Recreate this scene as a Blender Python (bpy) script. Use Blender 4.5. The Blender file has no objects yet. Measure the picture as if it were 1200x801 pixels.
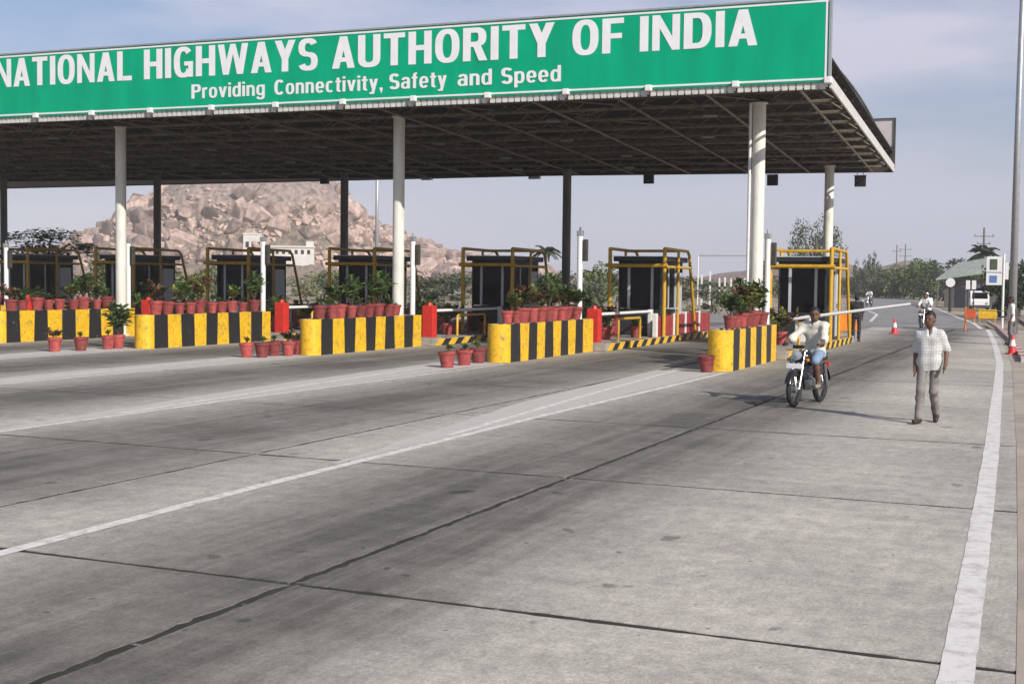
import bpy, bmesh, math, random
import numpy as np
from mathutils import Vector, Matrix, noise as mnoise
R = math.radians
random.seed(7); rng = np.random.default_rng(7)
scn = bpy.context.scene
C = scn.collection

# ------------------------------------------------------------------ camera
cam_d = bpy.data.cameras.new('camera'); cam = bpy.data.objects.new('camera', cam_d); C.objects.link(cam)
YAW, PITCH, ROLL = R(23.3), R(-2.75), R(0.65)
fw = Vector((-math.sin(YAW)*math.cos(PITCH), math.cos(YAW)*math.cos(PITCH), math.sin(PITCH)))
r0 = Vector((math.cos(YAW), math.sin(YAW), 0)); u0 = r0.cross(fw)
rr = r0*math.cos(ROLL)+u0*math.sin(ROLL); uu = u0*math.cos(ROLL)-r0*math.sin(ROLL)
cam.matrix_world = Matrix(((rr.x, uu.x, -fw.x, 0), (rr.y, uu.y, -fw.y, 0), (rr.z, uu.z, -fw.z, 2.1), (0, 0, 0, 1)))
cam_d.sensor_width = 36; cam_d.lens = 45.0; cam_d.clip_start = 0.1; cam_d.clip_end = 6000
scn.camera = cam

CLOUD = (7.1, 2.5, 1.3)
# ------------------------------------------------------------------ world, sun, exposure
SUN_EL = R(31)
sun_to = Vector((0.844, -0.537, 0)).normalized()*math.cos(SUN_EL) + Vector((0, 0, math.sin(SUN_EL)))
world = bpy.data.worlds.new('World'); scn.world = world; world.use_nodes = True
wn, wl = world.node_tree.nodes, world.node_tree.links
wn.clear()
sky = wn.new('ShaderNodeTexSky'); sky.sky_type = 'NISHITA'; sky.sun_disc = False
sky.sun_elevation = SUN_EL; sky.sun_rotation = math.atan2(sun_to.x, sun_to.y)
sky.air_density = 1.0; sky.dust_density = 1.0; sky.ozone_density = 2.0; sky.altitude = 300
tc = wn.new('ShaderNodeTexCoord')
mp = wn.new('ShaderNodeMapping'); mp.inputs['Scale'].default_value = (1.6, 1.6, 7.5)
mp.inputs['Rotation'].default_value = (0.0, 0.10, 0.0); mp.inputs['Location'].default_value = CLOUD
nz = wn.new('ShaderNodeTexNoise'); nz.inputs['Scale'].default_value = 1.55; nz.inputs['Detail'].default_value = 6; nz.inputs['Roughness'].default_value = .52
rmp = wn.new('ShaderNodeValToRGB'); rmp.color_ramp.elements[0].position = .44; rmp.color_ramp.elements[1].position = .66
mul = wn.new('ShaderNodeMath'); mul.operation = 'MULTIPLY'; mul.inputs[1].default_value = .85
mix = wn.new('ShaderNodeMix'); mix.data_type = 'RGBA'; mix.inputs[7].default_value = (3.7, 3.95, 4.95, 1); cl = wn.new('ShaderNodeMix'); cl.data_type = 'RGBA'; cl.inputs[7].default_value = (6.5, 6.25, 7.4, 1)
tint = wn.new('ShaderNodeMix'); tint.data_type = 'RGBA'; tint.blend_type = 'MULTIPLY'; tint.inputs[0].default_value = 1; tint.inputs[7].default_value = (.86, .84, .92, 1)
bg = wn.new('ShaderNodeBackground'); bg.inputs[1].default_value = 0.11
wo = wn.new('ShaderNodeOutputWorld')
wl.new(tc.outputs['Generated'], mp.inputs[0]); wl.new(mp.outputs[0], nz.inputs[0]); wl.new(nz.outputs[0], rmp.inputs[0])
sep = wn.new('ShaderNodeSeparateXYZ'); wl.new(tc.outputs['Generated'], sep.inputs[0])
veil = wn.new('ShaderNodeMapRange'); veil.interpolation_type = 'SMOOTHSTEP'; veil.inputs[1].default_value = 0; veil.inputs[2].default_value = .24; veil.inputs[3].default_value = .85; veil.inputs[4].default_value = .10
wl.new(sep.outputs[2], veil.inputs[0]); wl.new(rmp.outputs[0], mul.inputs[0]); wl.new(mul.outputs[0], cl.inputs[0]); wl.new(veil.outputs[0], mix.inputs[0]); wl.new(cl.outputs[2], mix.inputs[6]); wl.new(sky.outputs[0], tint.inputs[6]); wl.new(tint.outputs[2], cl.inputs[6])
wl.new(mix.outputs[2], bg.inputs[0]); wl.new(bg.outputs[0], wo.inputs[0])
sun_d = bpy.data.lights.new('sun', 'SUN'); sun = bpy.data.objects.new('sun', sun_d); C.objects.link(sun)
sun_d.energy = 5.0; sun_d.angle = R(0.55); sun_d.color = (1, .95, .87)
sun.rotation_euler = (-sun_to).to_track_quat('-Z', 'Y').to_euler(); sun.location = (20, -20, 40)
scn.view_settings.view_transform = 'Standard'; scn.view_settings.look = 'None'
scn.view_settings.exposure = 0.0; scn.view_settings.gamma = 1
scn.cycles.max_bounces = 6; scn.cycles.volume_bounces = 1; scn.cycles.transparent_max_bounces = 6

# ------------------------------------------------------------------ helpers
class MB:
    """collects shapes; build() links them as one mesh object"""
    def __init__(s): s.v = []; s.f = []; s.m = []
    def add(s, vs, fs, mi=0):
        o = len(s.v); s.v += [tuple(v) for v in vs]; s.f += [tuple(i+o for i in f) for f in fs]
        s.m += (list(mi) if isinstance(mi, (list, tuple)) else [mi]*len(fs)); return s
    def box(s, x0, x1, y0, y1, z0, z1, mi=0):
        return s.add([(x0,y0,z0),(x1,y0,z0),(x1,y1,z0),(x0,y1,z0),(x0,y0,z1),(x1,y0,z1),(x1,y1,z1),(x0,y1,z1)],
                     [(3,2,1,0),(4,5,6,7),(0,1,5,4),(1,2,6,5),(2,3,7,6),(3,0,4,7)], mi)
    def bevbox(s, x0, x1, y0, y1, z0, z1, b=.02, mi=0):
        bm = bmesh.new(); bmesh.ops.create_cube(bm, size=1)
        for v in bm.verts: v.co = ((x0+x1)/2+v.co.x*(x1-x0), (y0+y1)/2+v.co.y*(y1-y0), (z0+z1)/2+v.co.z*(z1-z0))
        bmesh.ops.bevel(bm, geom=bm.edges[:], offset=b, segments=2, affect='EDGES', profile=.5)
        bm.verts.index_update(); s.add([v.co[:] for v in bm.verts], [[v.index for v in f.verts] for f in bm.faces], mi); bm.free(); return s
    def tube(s, pts, r, n=8, mi=0, cap=True):
        pts = [Vector(p) for p in pts]; rs = r if isinstance(r, (list, tuple)) else [r]*len(pts)
        rings = []; up = None
        for i, p in enumerate(pts):
            if i == 0: d = pts[1]-p
            elif i == len(pts)-1: d = p-pts[i-1]
            else: d = ((pts[i+1]-p).normalized()+(p-pts[i-1]).normalized())
            d.normalize()
            if up is None: up = Vector((0,0,1)) if abs(d.z) < .9 else Vector((1,0,0))
            a = d.cross(up); a.normalize(); b = a.cross(d); up = b
            rings.append([p+(a*math.cos(t)+b*math.sin(t))*rs[i] for t in [2*math.pi*k/n for k in range(n)]])
        vs = [q for ring in rings for q in ring]; fs = []
        for i in range(len(pts)-1):
            for k in range(n): fs.append((i*n+k, i*n+(k+1)%n, (i+1)*n+(k+1)%n, (i+1)*n+k))
        if cap: fs.append(tuple(range(n))[::-1]); fs.append(tuple((len(pts)-1)*n+k for k in range(n)))
        return s.add(vs, fs, mi)
    def lathe(s, prof, n=14, c=(0,0,0), mi=0, axis='z'):
        vs = []; fs = []
        for (r, z) in prof:
            for k in range(n):
                t = 2*math.pi*k/n; p = (r*math.cos(t), r*math.sin(t), z)
                if axis == 'x': p = (p[2], p[0], p[1])
                if axis == 'y': p = (p[1], p[2], p[0])
                vs.append((c[0]+p[0], c[1]+p[1], c[2]+p[2]))
        for i in range(len(prof)-1):
            for k in range(n): fs.append((i*n+k, i*n+(k+1)%n, (i+1)*n+(k+1)%n, (i+1)*n+k))
        return s.add(vs, fs, mi)
    def prism(s, poly, z0, z1, mi=0, side_mi=None):
        n = len(poly); vs = [(x,y,z0) for x,y in poly]+[(x,y,z1) for x,y in poly]
        fs = [tuple(range(n))[::-1], tuple(range(n,2*n))]+[(k,(k+1)%n,n+(k+1)%n,n+k) for k in range(n)]
        ms = [mi, mi]+(list(side_mi) if side_mi else [mi]*n)
        return s.add(vs, fs, ms)
    def mesh(s, name, mats, smooth=False):
        me = bpy.data.meshes.new(name); me.from_pydata(s.v, [], s.f); me.update()
        for m in (mats if isinstance(mats, (list, tuple)) else [mats]): me.materials.append(m)
        me.polygons.foreach_set('material_index', s.m)
        if smooth is True: me.polygons.foreach_set('use_smooth', [True]*len(s.f))
        elif smooth:
            me.polygons.foreach_set('use_smooth', [True]*len(s.f)); me.set_sharp_from_angle(angle=R(smooth))
        return me
    def build(s, name, mats, parent=None, smooth=False, loc=None):
        return obj(name, s.mesh(name, mats, smooth), parent, loc)
def obj(name, me, parent=None, loc=None, rz=0):
    o = bpy.data.objects.new(name, me); C.objects.link(o)
    if parent: o.parent = parent
    if loc: o.location = loc
    if rz: o.rotation_euler.z = rz
    return o
def tag(o, label, cat, group=None):
    o['label'] = label; o['category'] = cat
    if group: o['group'] = group
    return o
def thing(name, label, cat, loc=(0,0,0), rz=0, group=None):
    o = bpy.data.objects.new(name, None); C.objects.link(o); o.location = loc; o.rotation_euler = (0,0,rz)
    o.empty_display_size = .2
    return tag(o, label, cat, group)
def kind(o, k): o['kind'] = k; return o
def copy_tree(o, parent=None):
    c = o.copy(); C.objects.link(c); c.parent = parent
    for ch in list(o.children): copy_tree(ch, c)
    return c
ORD = ['first','second','third','fourth','fifth','sixth','seventh','eighth','ninth','tenth','eleventh','twelfth','thirteenth','fourteenth','fifteenth','sixteenth','seventeenth','eighteenth','nineteenth','twentieth','twenty-first','twenty-second','twenty-third','twenty-fourth']

# ------------------------------------------------------------------ materials
def mat(name, col, rough=.6, var=.12, scale=6, metal=0, bump=0, bscale=40, col2=None, coord='Object', spec=.5, rnd=0, dirt=0, stretch=(1,1,1)):
    m = bpy.data.materials.new(name); m.use_nodes = True; nt = m.node_tree; N, L = nt.nodes, nt.links
    b = N['Principled BSDF']; b.inputs['Roughness'].default_value = rough; b.inputs['Metallic'].default_value = metal
    b.inputs['Specular IOR Level'].default_value = spec
    t = N.new('ShaderNodeTexCoord'); src = t.outputs['Object']
    if coord == 'World': g = N.new('ShaderNodeNewGeometry'); src = g.outputs['Position']
    mp = N.new('ShaderNodeMapping'); mp.inputs['Scale'].default_value = stretch; L.new(src, mp.inputs[0]); src = mp.outputs[0]
    n = N.new('ShaderNodeTexNoise'); n.inputs['Scale'].default_value = scale; n.inputs['Detail'].default_value = 5; n.inputs['Roughness'].default_value = .62
    L.new(src, n.inputs['Vector'])
    r = N.new('ShaderNodeValToRGB'); e = r.color_ramp.elements; e[0].position = .3; e[1].position = .7
    c = col; d = col2 or tuple(x*(1-2*var) for x in col)
    e[0].color = (*d, 1); e[1].color = (*[min(1, x*(1+var)) for x in c], 1)
    L.new(n.outputs[0], r.inputs[0]); out = r.outputs[0]
    if rnd:
        oi = N.new('ShaderNodeObjectInfo'); mr = N.new('ShaderNodeMapRange'); mr.inputs['To Min'].default_value = 1-rnd; mr.inputs['To Max'].default_value = 1+rnd
        L.new(oi.outputs['Random'], mr.inputs[0]); mx = N.new('ShaderNodeMix'); mx.data_type = 'RGBA'; mx.blend_type = 'MULTIPLY'; mx.inputs[0].default_value = 1
        L.new(out, mx.inputs[6]); L.new(mr.outputs[0], mx.inputs[7]); out = mx.outputs[2]
    if dirt:
        n2 = N.new('ShaderNodeTexNoise'); n2.inputs['Scale'].default_value = scale*1.7; n2.inputs['Detail'].default_value = 8; n2.inputs['Roughness'].default_value = .7
        L.new(src, n2.inputs['Vector']); r2 = N.new('ShaderNodeValToRGB'); r2.color_ramp.elements[0].position = .52; r2.color_ramp.elements[1].position = .68
        L.new(n2.outputs[0], r2.inputs[0]); ml = N.new('ShaderNodeMath'); ml.operation = 'MULTIPLY'; ml.inputs[1].default_value = dirt; L.new(r2.outputs[0], ml.inputs[0])
        mx = N.new('ShaderNodeMix'); mx.data_type = 'RGBA'; mx.inputs[7].default_value = (.12,.095,.075,1)
        L.new(ml.outputs[0], mx.inputs[0]); L.new(out, mx.inputs[6]); out = mx.outputs[2]
    L.new(out, b.inputs['Base Color'])
    if bump:
        n3 = N.new('ShaderNodeTexNoise'); n3.inputs['Scale'].default_value = bscale; n3.inputs['Detail'].default_value = 4; L.new(src, n3.inputs['Vector'])
        bp = N.new('ShaderNodeBump'); bp.inputs['Strength'].default_value = bump; bp.inputs['Distance'].default_value = .02
        L.new(n3.outputs[0], bp.inputs['Height']); L.new(bp.outputs[0], b.inputs['Normal'])
    return m
M = {}
M['yellow'] = mat('yellow_paint', (.80,.47,.015), .5, .1, 5, bump=.15, bscale=30, dirt=.75, coord='World')
M['black'] = mat('black_paint', (.010,.010,.012), .5, .3, 5, bump=.15, bscale=30, col2=(.024,.022,.022), coord='World')
M['pipe_yellow'] = mat('yellow_pipe_paint', (.62,.36,.02), .45, .12, 8, dirt=.4)
M['red_paint'] = mat('red_paint', (.62,.03,.02), .45, .12, 6, dirt=.25)
M['red_panel'] = mat('red_panel_paint', (.36,.035,.04), .6, .25, 7, dirt=.5)
M['terracotta'] = mat('red_clay', (.33,.055,.05), .75, .25, 9, rnd=.42, bump=.2, dirt=.6)
M['grey_pot'] = mat('cement_pot', (.38,.35,.32), .85, .2, 9, rnd=.2, bump=.2, dirt=.4)
M['soil'] = mat('soil', (.06,.04,.03), .95, .3, 20)
M['white'] = mat('white_paint', (.78,.77,.74), .45, .05, 6, dirt=.22)
M['white_clean'] = mat('white_enamel', (.80,.80,.79), .35, .04, 6)
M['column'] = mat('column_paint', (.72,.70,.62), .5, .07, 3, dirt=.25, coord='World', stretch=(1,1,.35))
M['column_shaded'] = mat('shaded_column_paint', (.17,.16,.135), .6, .15, 3, dirt=.25, coord='World', stretch=(1,1,.35))  # column paint darkened for the rear row: canopy shade put into the colour
M['steel_grey'] = mat('galvanised_steel', (.42,.43,.44), .45, .1, 8, metal=.5)
M['steel_dark'] = mat('dark_steel', (.06,.052,.042), .6, .25, 5)
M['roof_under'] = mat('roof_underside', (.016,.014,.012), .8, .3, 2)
M['roof_top'] = mat('roof_sheet', (.40,.40,.40), .5, .15, 2, metal=.3)
M['fascia'] = mat('fascia_sheet', (.62,.61,.57), .5, .1, 4, dirt=.35, coord='World')
M['sign_green'] = mat('sign_green', (.0,.355,.185), .65, .08, 1.6, coord='World', stretch=(1,1,.25), spec=.08)
M['sign_white'] = mat('sign_white', (.78,.78,.78), .5, .03, 3)
M['sign_back'] = mat('sign_back', (.50,.45,.44), .6, .06, 2)
M['glass'] = mat('booth_glass', (.0025,.003,.004), .08, .2, 3, spec=.16)
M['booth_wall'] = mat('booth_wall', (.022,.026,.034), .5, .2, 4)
M['booth_frame'] = mat('booth_frame', (.50,.51,.53), .4, .08, 6)
M['kerb'] = mat('kerb_concrete', (.33,.31,.28), .85, .15, 5, bump=.3, dirt=.3)
M['cone_red'] = mat('cone_plastic', (.70,.035,.045), .4, .08, 6)
M['rubber'] = mat('rubber', (.016,.016,.017), .75, .2, 12)
M['chrome'] = mat('chrome', (.50,.50,.51), .25, .03, 6, metal=1)
M['alloy'] = mat('engine_alloy', (.30,.30,.31), .4, .2, 20, metal=.8)
M['bike_black'] = mat('black_enamel', (.012,.012,.014), .22, .1, 6)
M['seat'] = mat('seat_vinyl', (.02,.02,.02), .6, .2, 10)
M['lens'] = mat('lamp_lens', (.35,.37,.40), .06, .05, 6)
M['lamp_shade'] = mat('dull_lamp_shade', (.20,.20,.19), .5, .1, 6)
M['amber'] = mat('amber_lens', (.75,.25,.02), .2, .05, 6)
M['orange'] = mat('orange_paint', (.78,.24,.02), .5, .12, 6, dirt=.25)
M['orange_red'] = mat('orange_red_paint', (.60,.10,.03), .5, .12, 6, dirt=.3)
M['wood_pole'] = mat('pole_concrete', (.16,.14,.12), .85, .2, 3)
M['skin'] = mat('skin', (.14,.065,.04), .55, .12, 9)
M['hair'] = mat('hair', (.010,.008,.007), .6, .2, 40)
M['shoe'] = mat('shoe_leather', (.03,.022,.018), .5, .2, 12)
M['sandal'] = mat('sandal', (.30,.25,.20), .6, .2, 12)
M['cloth_cream'] = mat('cream_cotton', (.62,.60,.52), .85, .08, 7, bump=.25, bscale=14)
M['cloth_white'] = mat('white_cotton', (.74,.74,.72), .85, .05, 7, bump=.25, bscale=14)
M['cloth_blue'] = mat('blue_cotton', (.12,.21,.33), .85, .15, 9, col2=(.24,.31,.40), bump=.25, bscale=14)
M['cloth_dark'] = mat('dark_uniform', (.022,.024,.03), .85, .15, 7, bump=.25, bscale=14)
M['cloth_grey'] = mat('grey_trouser', (.15,.15,.155), .85, .12, 7, bump=.25, bscale=14)
M['cloth_taupe'] = mat('taupe_trouser', (.26,.235,.215), .85, .12, 6, col2=(.12,.11,.105), bump=.3, bscale=12)
M['cloth_red'] = mat('red_cloth', (.45,.04,.05), .85, .12, 7)
M['bark'] = mat('bark', (.10,.075,.055), .9, .25, 6, bump=.4, bscale=20)
def leafmat(name, a, b, rnd=.2):
    m = mat(name, a, .6, .1, 1.1, col2=b, rnd=rnd, spec=.3); return m
M['leaf_a'] = leafmat('leaf_mid_green', (.13,.20,.05), (.04,.075,.02))
M['leaf_b'] = leafmat('leaf_yellow_green', (.38,.36,.09), (.08,.12,.03))
M['leaf_c'] = leafmat('leaf_dark_green', (.035,.065,.022), (.014,.028,.011))
M['leaf_d'] = leafmat('leaf_bronze', (.19,.085,.05), (.045,.05,.022))
M['leaf_tree'] = leafmat('leaf_tree', (.13,.165,.055), (.05,.075,.026))
M['leaf_dry'] = leafmat('leaf_scrub', (.15,.15,.06), (.05,.065,.024))
M['leaf_grey'] = leafmat('leaf_greygreen', (.11,.125,.075), (.045,.06,.036))

def chips(m, col, thr=.605):
    nt = m.node_tree; N, L = nt.nodes, nt.links; b = N['Principled BSDF']; old = b.inputs['Base Color'].links[0].from_socket
    g = N.new('ShaderNodeNewGeometry'); n = N.new('ShaderNodeTexNoise'); n.inputs['Scale'].default_value = 4.5; n.inputs['Detail'].default_value = 10; n.inputs['Roughness'].default_value = .75; L.new(g.outputs['Position'], n.inputs['Vector'])
    r = N.new('ShaderNodeValToRGB'); r.color_ramp.elements[0].position = thr; r.color_ramp.elements[1].position = thr+.03; L.new(n.outputs[0], r.inputs[0])
    mx = N.new('ShaderNodeMix'); mx.data_type = 'RGBA'; L.new(r.outputs[0], mx.inputs[0]); L.new(old, mx.inputs[6]); mx.inputs[7].default_value = (*col, 1); L.new(mx.outputs[2], b.inputs['Base Color'])
chips(M['yellow'], (.25,.22,.18)); chips(M['black'], (.16,.15,.14), .63)
def shirt_check(name, base, line, sc=38):
    m = mat(name, base, .85, .06, 7, bump=.25, bscale=14); nt = m.node_tree; N, L = nt.nodes, nt.links; b = N['Principled BSDF']
    old = b.inputs['Base Color'].links[0].from_socket
    t = N.new('ShaderNodeTexCoord'); w = N.new('ShaderNodeTexWave'); w.wave_type = 'BANDS'; w.bands_direction = 'X'; w.inputs['Scale'].default_value = sc/6; w.inputs['Distortion'].default_value = 4.5; w.inputs['Detail'].default_value = 2
    w2 = N.new('ShaderNodeTexWave'); w2.wave_type = 'BANDS'; w2.bands_direction = 'Z'; w2.inputs['Scale'].default_value = sc/7; w2.inputs['Distortion'].default_value = 5.0
    L.new(t.outputs['Object'], w.inputs[0]); L.new(t.outputs['Object'], w2.inputs[0])
    mn = N.new('ShaderNodeMath'); mn.operation = 'MINIMUM'; L.new(w.outputs[1], mn.inputs[0]); L.new(w2.outputs[1], mn.inputs[1])
    r = N.new('ShaderNodeValToRGB'); r.color_ramp.elements[0].position = .10; r.color_ramp.elements[0].color = (1,1,1,1); r.color_ramp.elements[1].position = .3; r.color_ramp.elements[1].color = (0,0,0,1)
    L.new(mn.outputs[0], r.inputs[0]); mx = N.new('ShaderNodeMix'); mx.data_type = 'RGBA'; L.new(r.outputs[0], mx.inputs[0]); L.new(old, mx.inputs[6]); mx.inputs[7].default_value = (*line, 1)
    L.new(mx.outputs[2], b.inputs['Base Color']); return m
M['cloth_check'] = shirt_check('checked_cotton', (.58,.58,.55), (.43,.42,.42), 50)

def road_mat(name, base, dark, lanes=True):
    m = bpy.data.materials.new(name); m.use_nodes = True; nt = m.node_tree; N, L = nt.nodes, nt.links; b = N['Principled BSDF']
    b.inputs['Roughness'].default_value = .8; b.inputs['Specular IOR Level'].default_value = .35
    g = N.new('ShaderNodeNewGeometry'); sp = N.new('ShaderNodeSeparateXYZ'); L.new(g.outputs['Position'], sp.inputs[0])
    def nse(scale, detail=5, st=(1,1,1), rough=.6):
        mp = N.new('ShaderNodeMapping'); mp.inputs['Scale'].default_value = st; L.new(g.outputs['Position'], mp.inputs[0])
        n = N.new('ShaderNodeTexNoise'); n.inputs['Scale'].default_value = scale; n.inputs['Detail'].default_value = detail; n.inputs['Roughness'].default_value = rough; L.new(mp.outputs[0], n.inputs['Vector']); return n.outputs[0]
    def mth(op, a, c=None, d=None):
        n = N.new('ShaderNodeMath'); n.operation = op
        for i, x in enumerate((a, c, d)):
            if x is None: continue
            if isinstance(x, (int, float)): n.inputs[i].default_value = x
            else: L.new(x, n.inputs[i])
        return n.outputs[0]
    def rng_(x, a, c, lo, hi):
        n = N.new('ShaderNodeMapRange'); n.interpolation_type = 'SMOOTHSTEP'
        for i, v in zip((1,2,3,4), (a, c, lo, hi)): n.inputs[i].default_value = v
        L.new(x, n.inputs[0]); return n.outputs[0]
    # oil and tyre wear that follows the lanes between the islands
    wob = mth('MULTIPLY_ADD', nse(.22, 3), 1.6, -.8)
    x = mth('ADD', sp.outputs[0], wob)
    ph = mth('MULTIPLY', mth('ADD', x, 7.85), 2*math.pi/5.65)
    lane = mth('POWER', mth('MULTIPLY_ADD', mth('COSINE', ph), -.5, .5), .62)
    lane = mth('MULTIPLY', lane, rng_(x, -4.4, -2.2, 1, .15))
    streak = nse(1.0, 9, (3.4, .12, 1), .72); blot = nse(.35, 9, (1,1,1), .7); fine = nse(6.5, 10, (1,.6,1), .82); grain = nse(38, 8, (1,.7,1), .85); agg = nse(140, 2); band = nse(1.4, 5, (.12, 2.6, 1), .7)
    wear = mth('MULTIPLY', lane, rng_(streak, .25, .70, .70, 1.10))
    wear = mth('MULTIPLY', wear, rng_(blot, .25, .65, .62, 1.12)) if lanes else rng_(streak, .3, .8, .1, .7)
    wear = mth('MINIMUM', mth('MULTIPLY', wear, 1.02), 1)
    mx = N.new('ShaderNodeMix'); mx.data_type = 'RGBA'; L.new(wear, mx.inputs[0]); mx.inputs[6].default_value = (*base, 1); mx.inputs[7].default_value = (*dark, 1)
    f = mth('MULTIPLY', rng_(fine, .3, .7, .76, 1.24), rng_(blot, .25, .75, .80, 1.15))
    f = mth('MULTIPLY', f, rng_(grain, .3, .7, .70, 1.30)); f = mth('MULTIPLY', f, rng_(agg, .35, .65, .90, 1.10)); f = mth('MULTIPLY', f, rng_(band, .3, .7, .92, 1.07))
    oi = N.new('ShaderNodeObjectInfo'); f = mth('MULTIPLY', f, rng_(oi.outputs['Random'], 0, 1, .93, 1.07))
    # small pits and drips
    pit = nse(2.3, 2, (1,.75,1), .4); f = mth('MULTIPLY', f, rng_(pit, .71, .745, 1, .55))
    pit2 = nse(7, 1, (1.3,.8,1), .4); f = mth('MULTIPLY', f, rng_(pit2, .76, .79, 1, .5))
    m2 = N.new('ShaderNodeMix'); m2.data_type = 'RGBA'; m2.blend_type = 'MULTIPLY'; m2.inputs[0].default_value = 1; L.new(mx.outputs[2], m2.inputs[6]); L.new(f, m2.inputs[7])
    L.new(m2.outputs[2], b.inputs['Base Color'])
    bp = N.new('ShaderNodeBump'); bp.inputs['Strength'].default_value = .25; bp.inputs['Distance'].default_value = .01; L.new(fine, bp.inputs['Height']); L.new(bp.outputs[0], b.inputs['Normal'])
    return m
M['concrete'] = road_mat('worn_concrete', (.44,.410,.360), (.110,.102,.089))
M['asphalt'] = road_mat('asphalt', (.27,.262,.25), (.17,.166,.16), lanes=False)
def paint_mat(name, col, under, thr=.5, soft=.1, scale=3.2):
    m = bpy.data.materials.new(name); m.use_nodes = True; nt = m.node_tree; N, L = nt.nodes, nt.links; b = N['Principled BSDF']; b.inputs['Roughness'].default_value = .75
    g = N.new('ShaderNodeNewGeometry'); n = N.new('ShaderNodeTexNoise'); n.inputs['Scale'].default_value = scale; n.inputs['Detail'].default_value = 9; n.inputs['Roughness'].default_value = .78; L.new(g.outputs['Position'], n.inputs['Vector'])
    r = N.new('ShaderNodeValToRGB'); e = r.color_ramp.elements; e[0].position = thr-soft; e[1].position = thr+soft; e[0].color = (*under, 1); e[1].color = (*col, 1)
    L.new(n.outputs[0], r.inputs[0]); L.new(r.outputs[0], b.inputs['Base Color']); return m
M['line'] = paint_mat('worn_line_paint', (.70,.67,.62), (.40,.37,.345), .45, .09, 5)
M['line_edge'] = paint_mat('edge_line_paint', (.70,.675,.64), (.44,.41,.38), .44, .09, 5)
M['gore'] = paint_mat('faded_hatch_paint', (.56,.525,.485), (.43,.40,.37), .5, .22, 3.5)
M['joint'] = mat('joint_bitumen', (.028,.026,.025), .95, .25, 3, coord='World', col2=(.06,.055,.05), spec=.1)
chips(M['joint'], (.27,.25,.23), .60)
M['earth'] = mat('dry_earth', (.36,.28,.21), .95, .1, .06, coord='World', col2=(.20,.165,.115), bump=.4, bscale=2)
M['shoulder'] = mat('dusty_shoulder', (.40,.335,.275), .9, .1, .9, coord='World', col2=(.30,.255,.215), bump=.25, bscale=20)
M['rock'] = mat('granite', (.38,.275,.23), .9, .14, .6, col2=(.13,.092,.078), coord='World', rnd=.5, bump=.5, bscale=1.2, stretch=(1,1,.6))
M['rock_sheet'] = mat('granite_sheet', (.36,.275,.235), .9, .12, .55, col2=(.085,.065,.056), coord='World', bump=.8, bscale=.5, stretch=(1,1,.06))
M['hill_soil'] = mat('rubble_soil', (.24,.175,.135), .95, .12, .5, coord='World', col2=(.05,.048,.03), bump=.6, bscale=.8)
M['masonry'] = mat('white_masonry', (.56,.53,.49), .8, .08, .3)
M['hut_roof'] = mat('hut_roof', (.33,.37,.33), .7, .15, 1.5)
M['hut_wall'] = mat('hut_wall', (.11,.105,.10), .85, .25, .8)
M['tape'] = mat('rope_green', (.25,.34,.08), .7, .1, 6)
M['sign_blue'] = mat('sign_blue', (.12,.22,.42), .5, .1, 3)

# ------------------------------------------------------------------ ground, road, shoulder
def sheet(name, poly, z, m): return MB().add([(x,y,z) for x,y in poly], [tuple(range(len(poly)))]).build(name, m)
def grid_plane(name, xs, ys, zf, m):
    b = MB(); n = len(xs); vs = [(x,y,zf(x,y)) for y in ys for x in xs]
    fs = [(j*n+i, j*n+i+1, (j+1)*n+i+1, (j+1)*n+i) for j in range(len(ys)-1) for i in range(n-1)]
    return b.add(vs, fs).build(name, m, smooth=True)
kind(grid_plane('ground', [-1000,-700,-450,-300,-200,-140,-100,-70,-40,-10,10,40,90,160,300,700], [-70,-20,0,20,40,60,80,100,130,170,220,300,400,550,800,1000], lambda x,y: -.16, M['earth']), 'structure')

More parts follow.
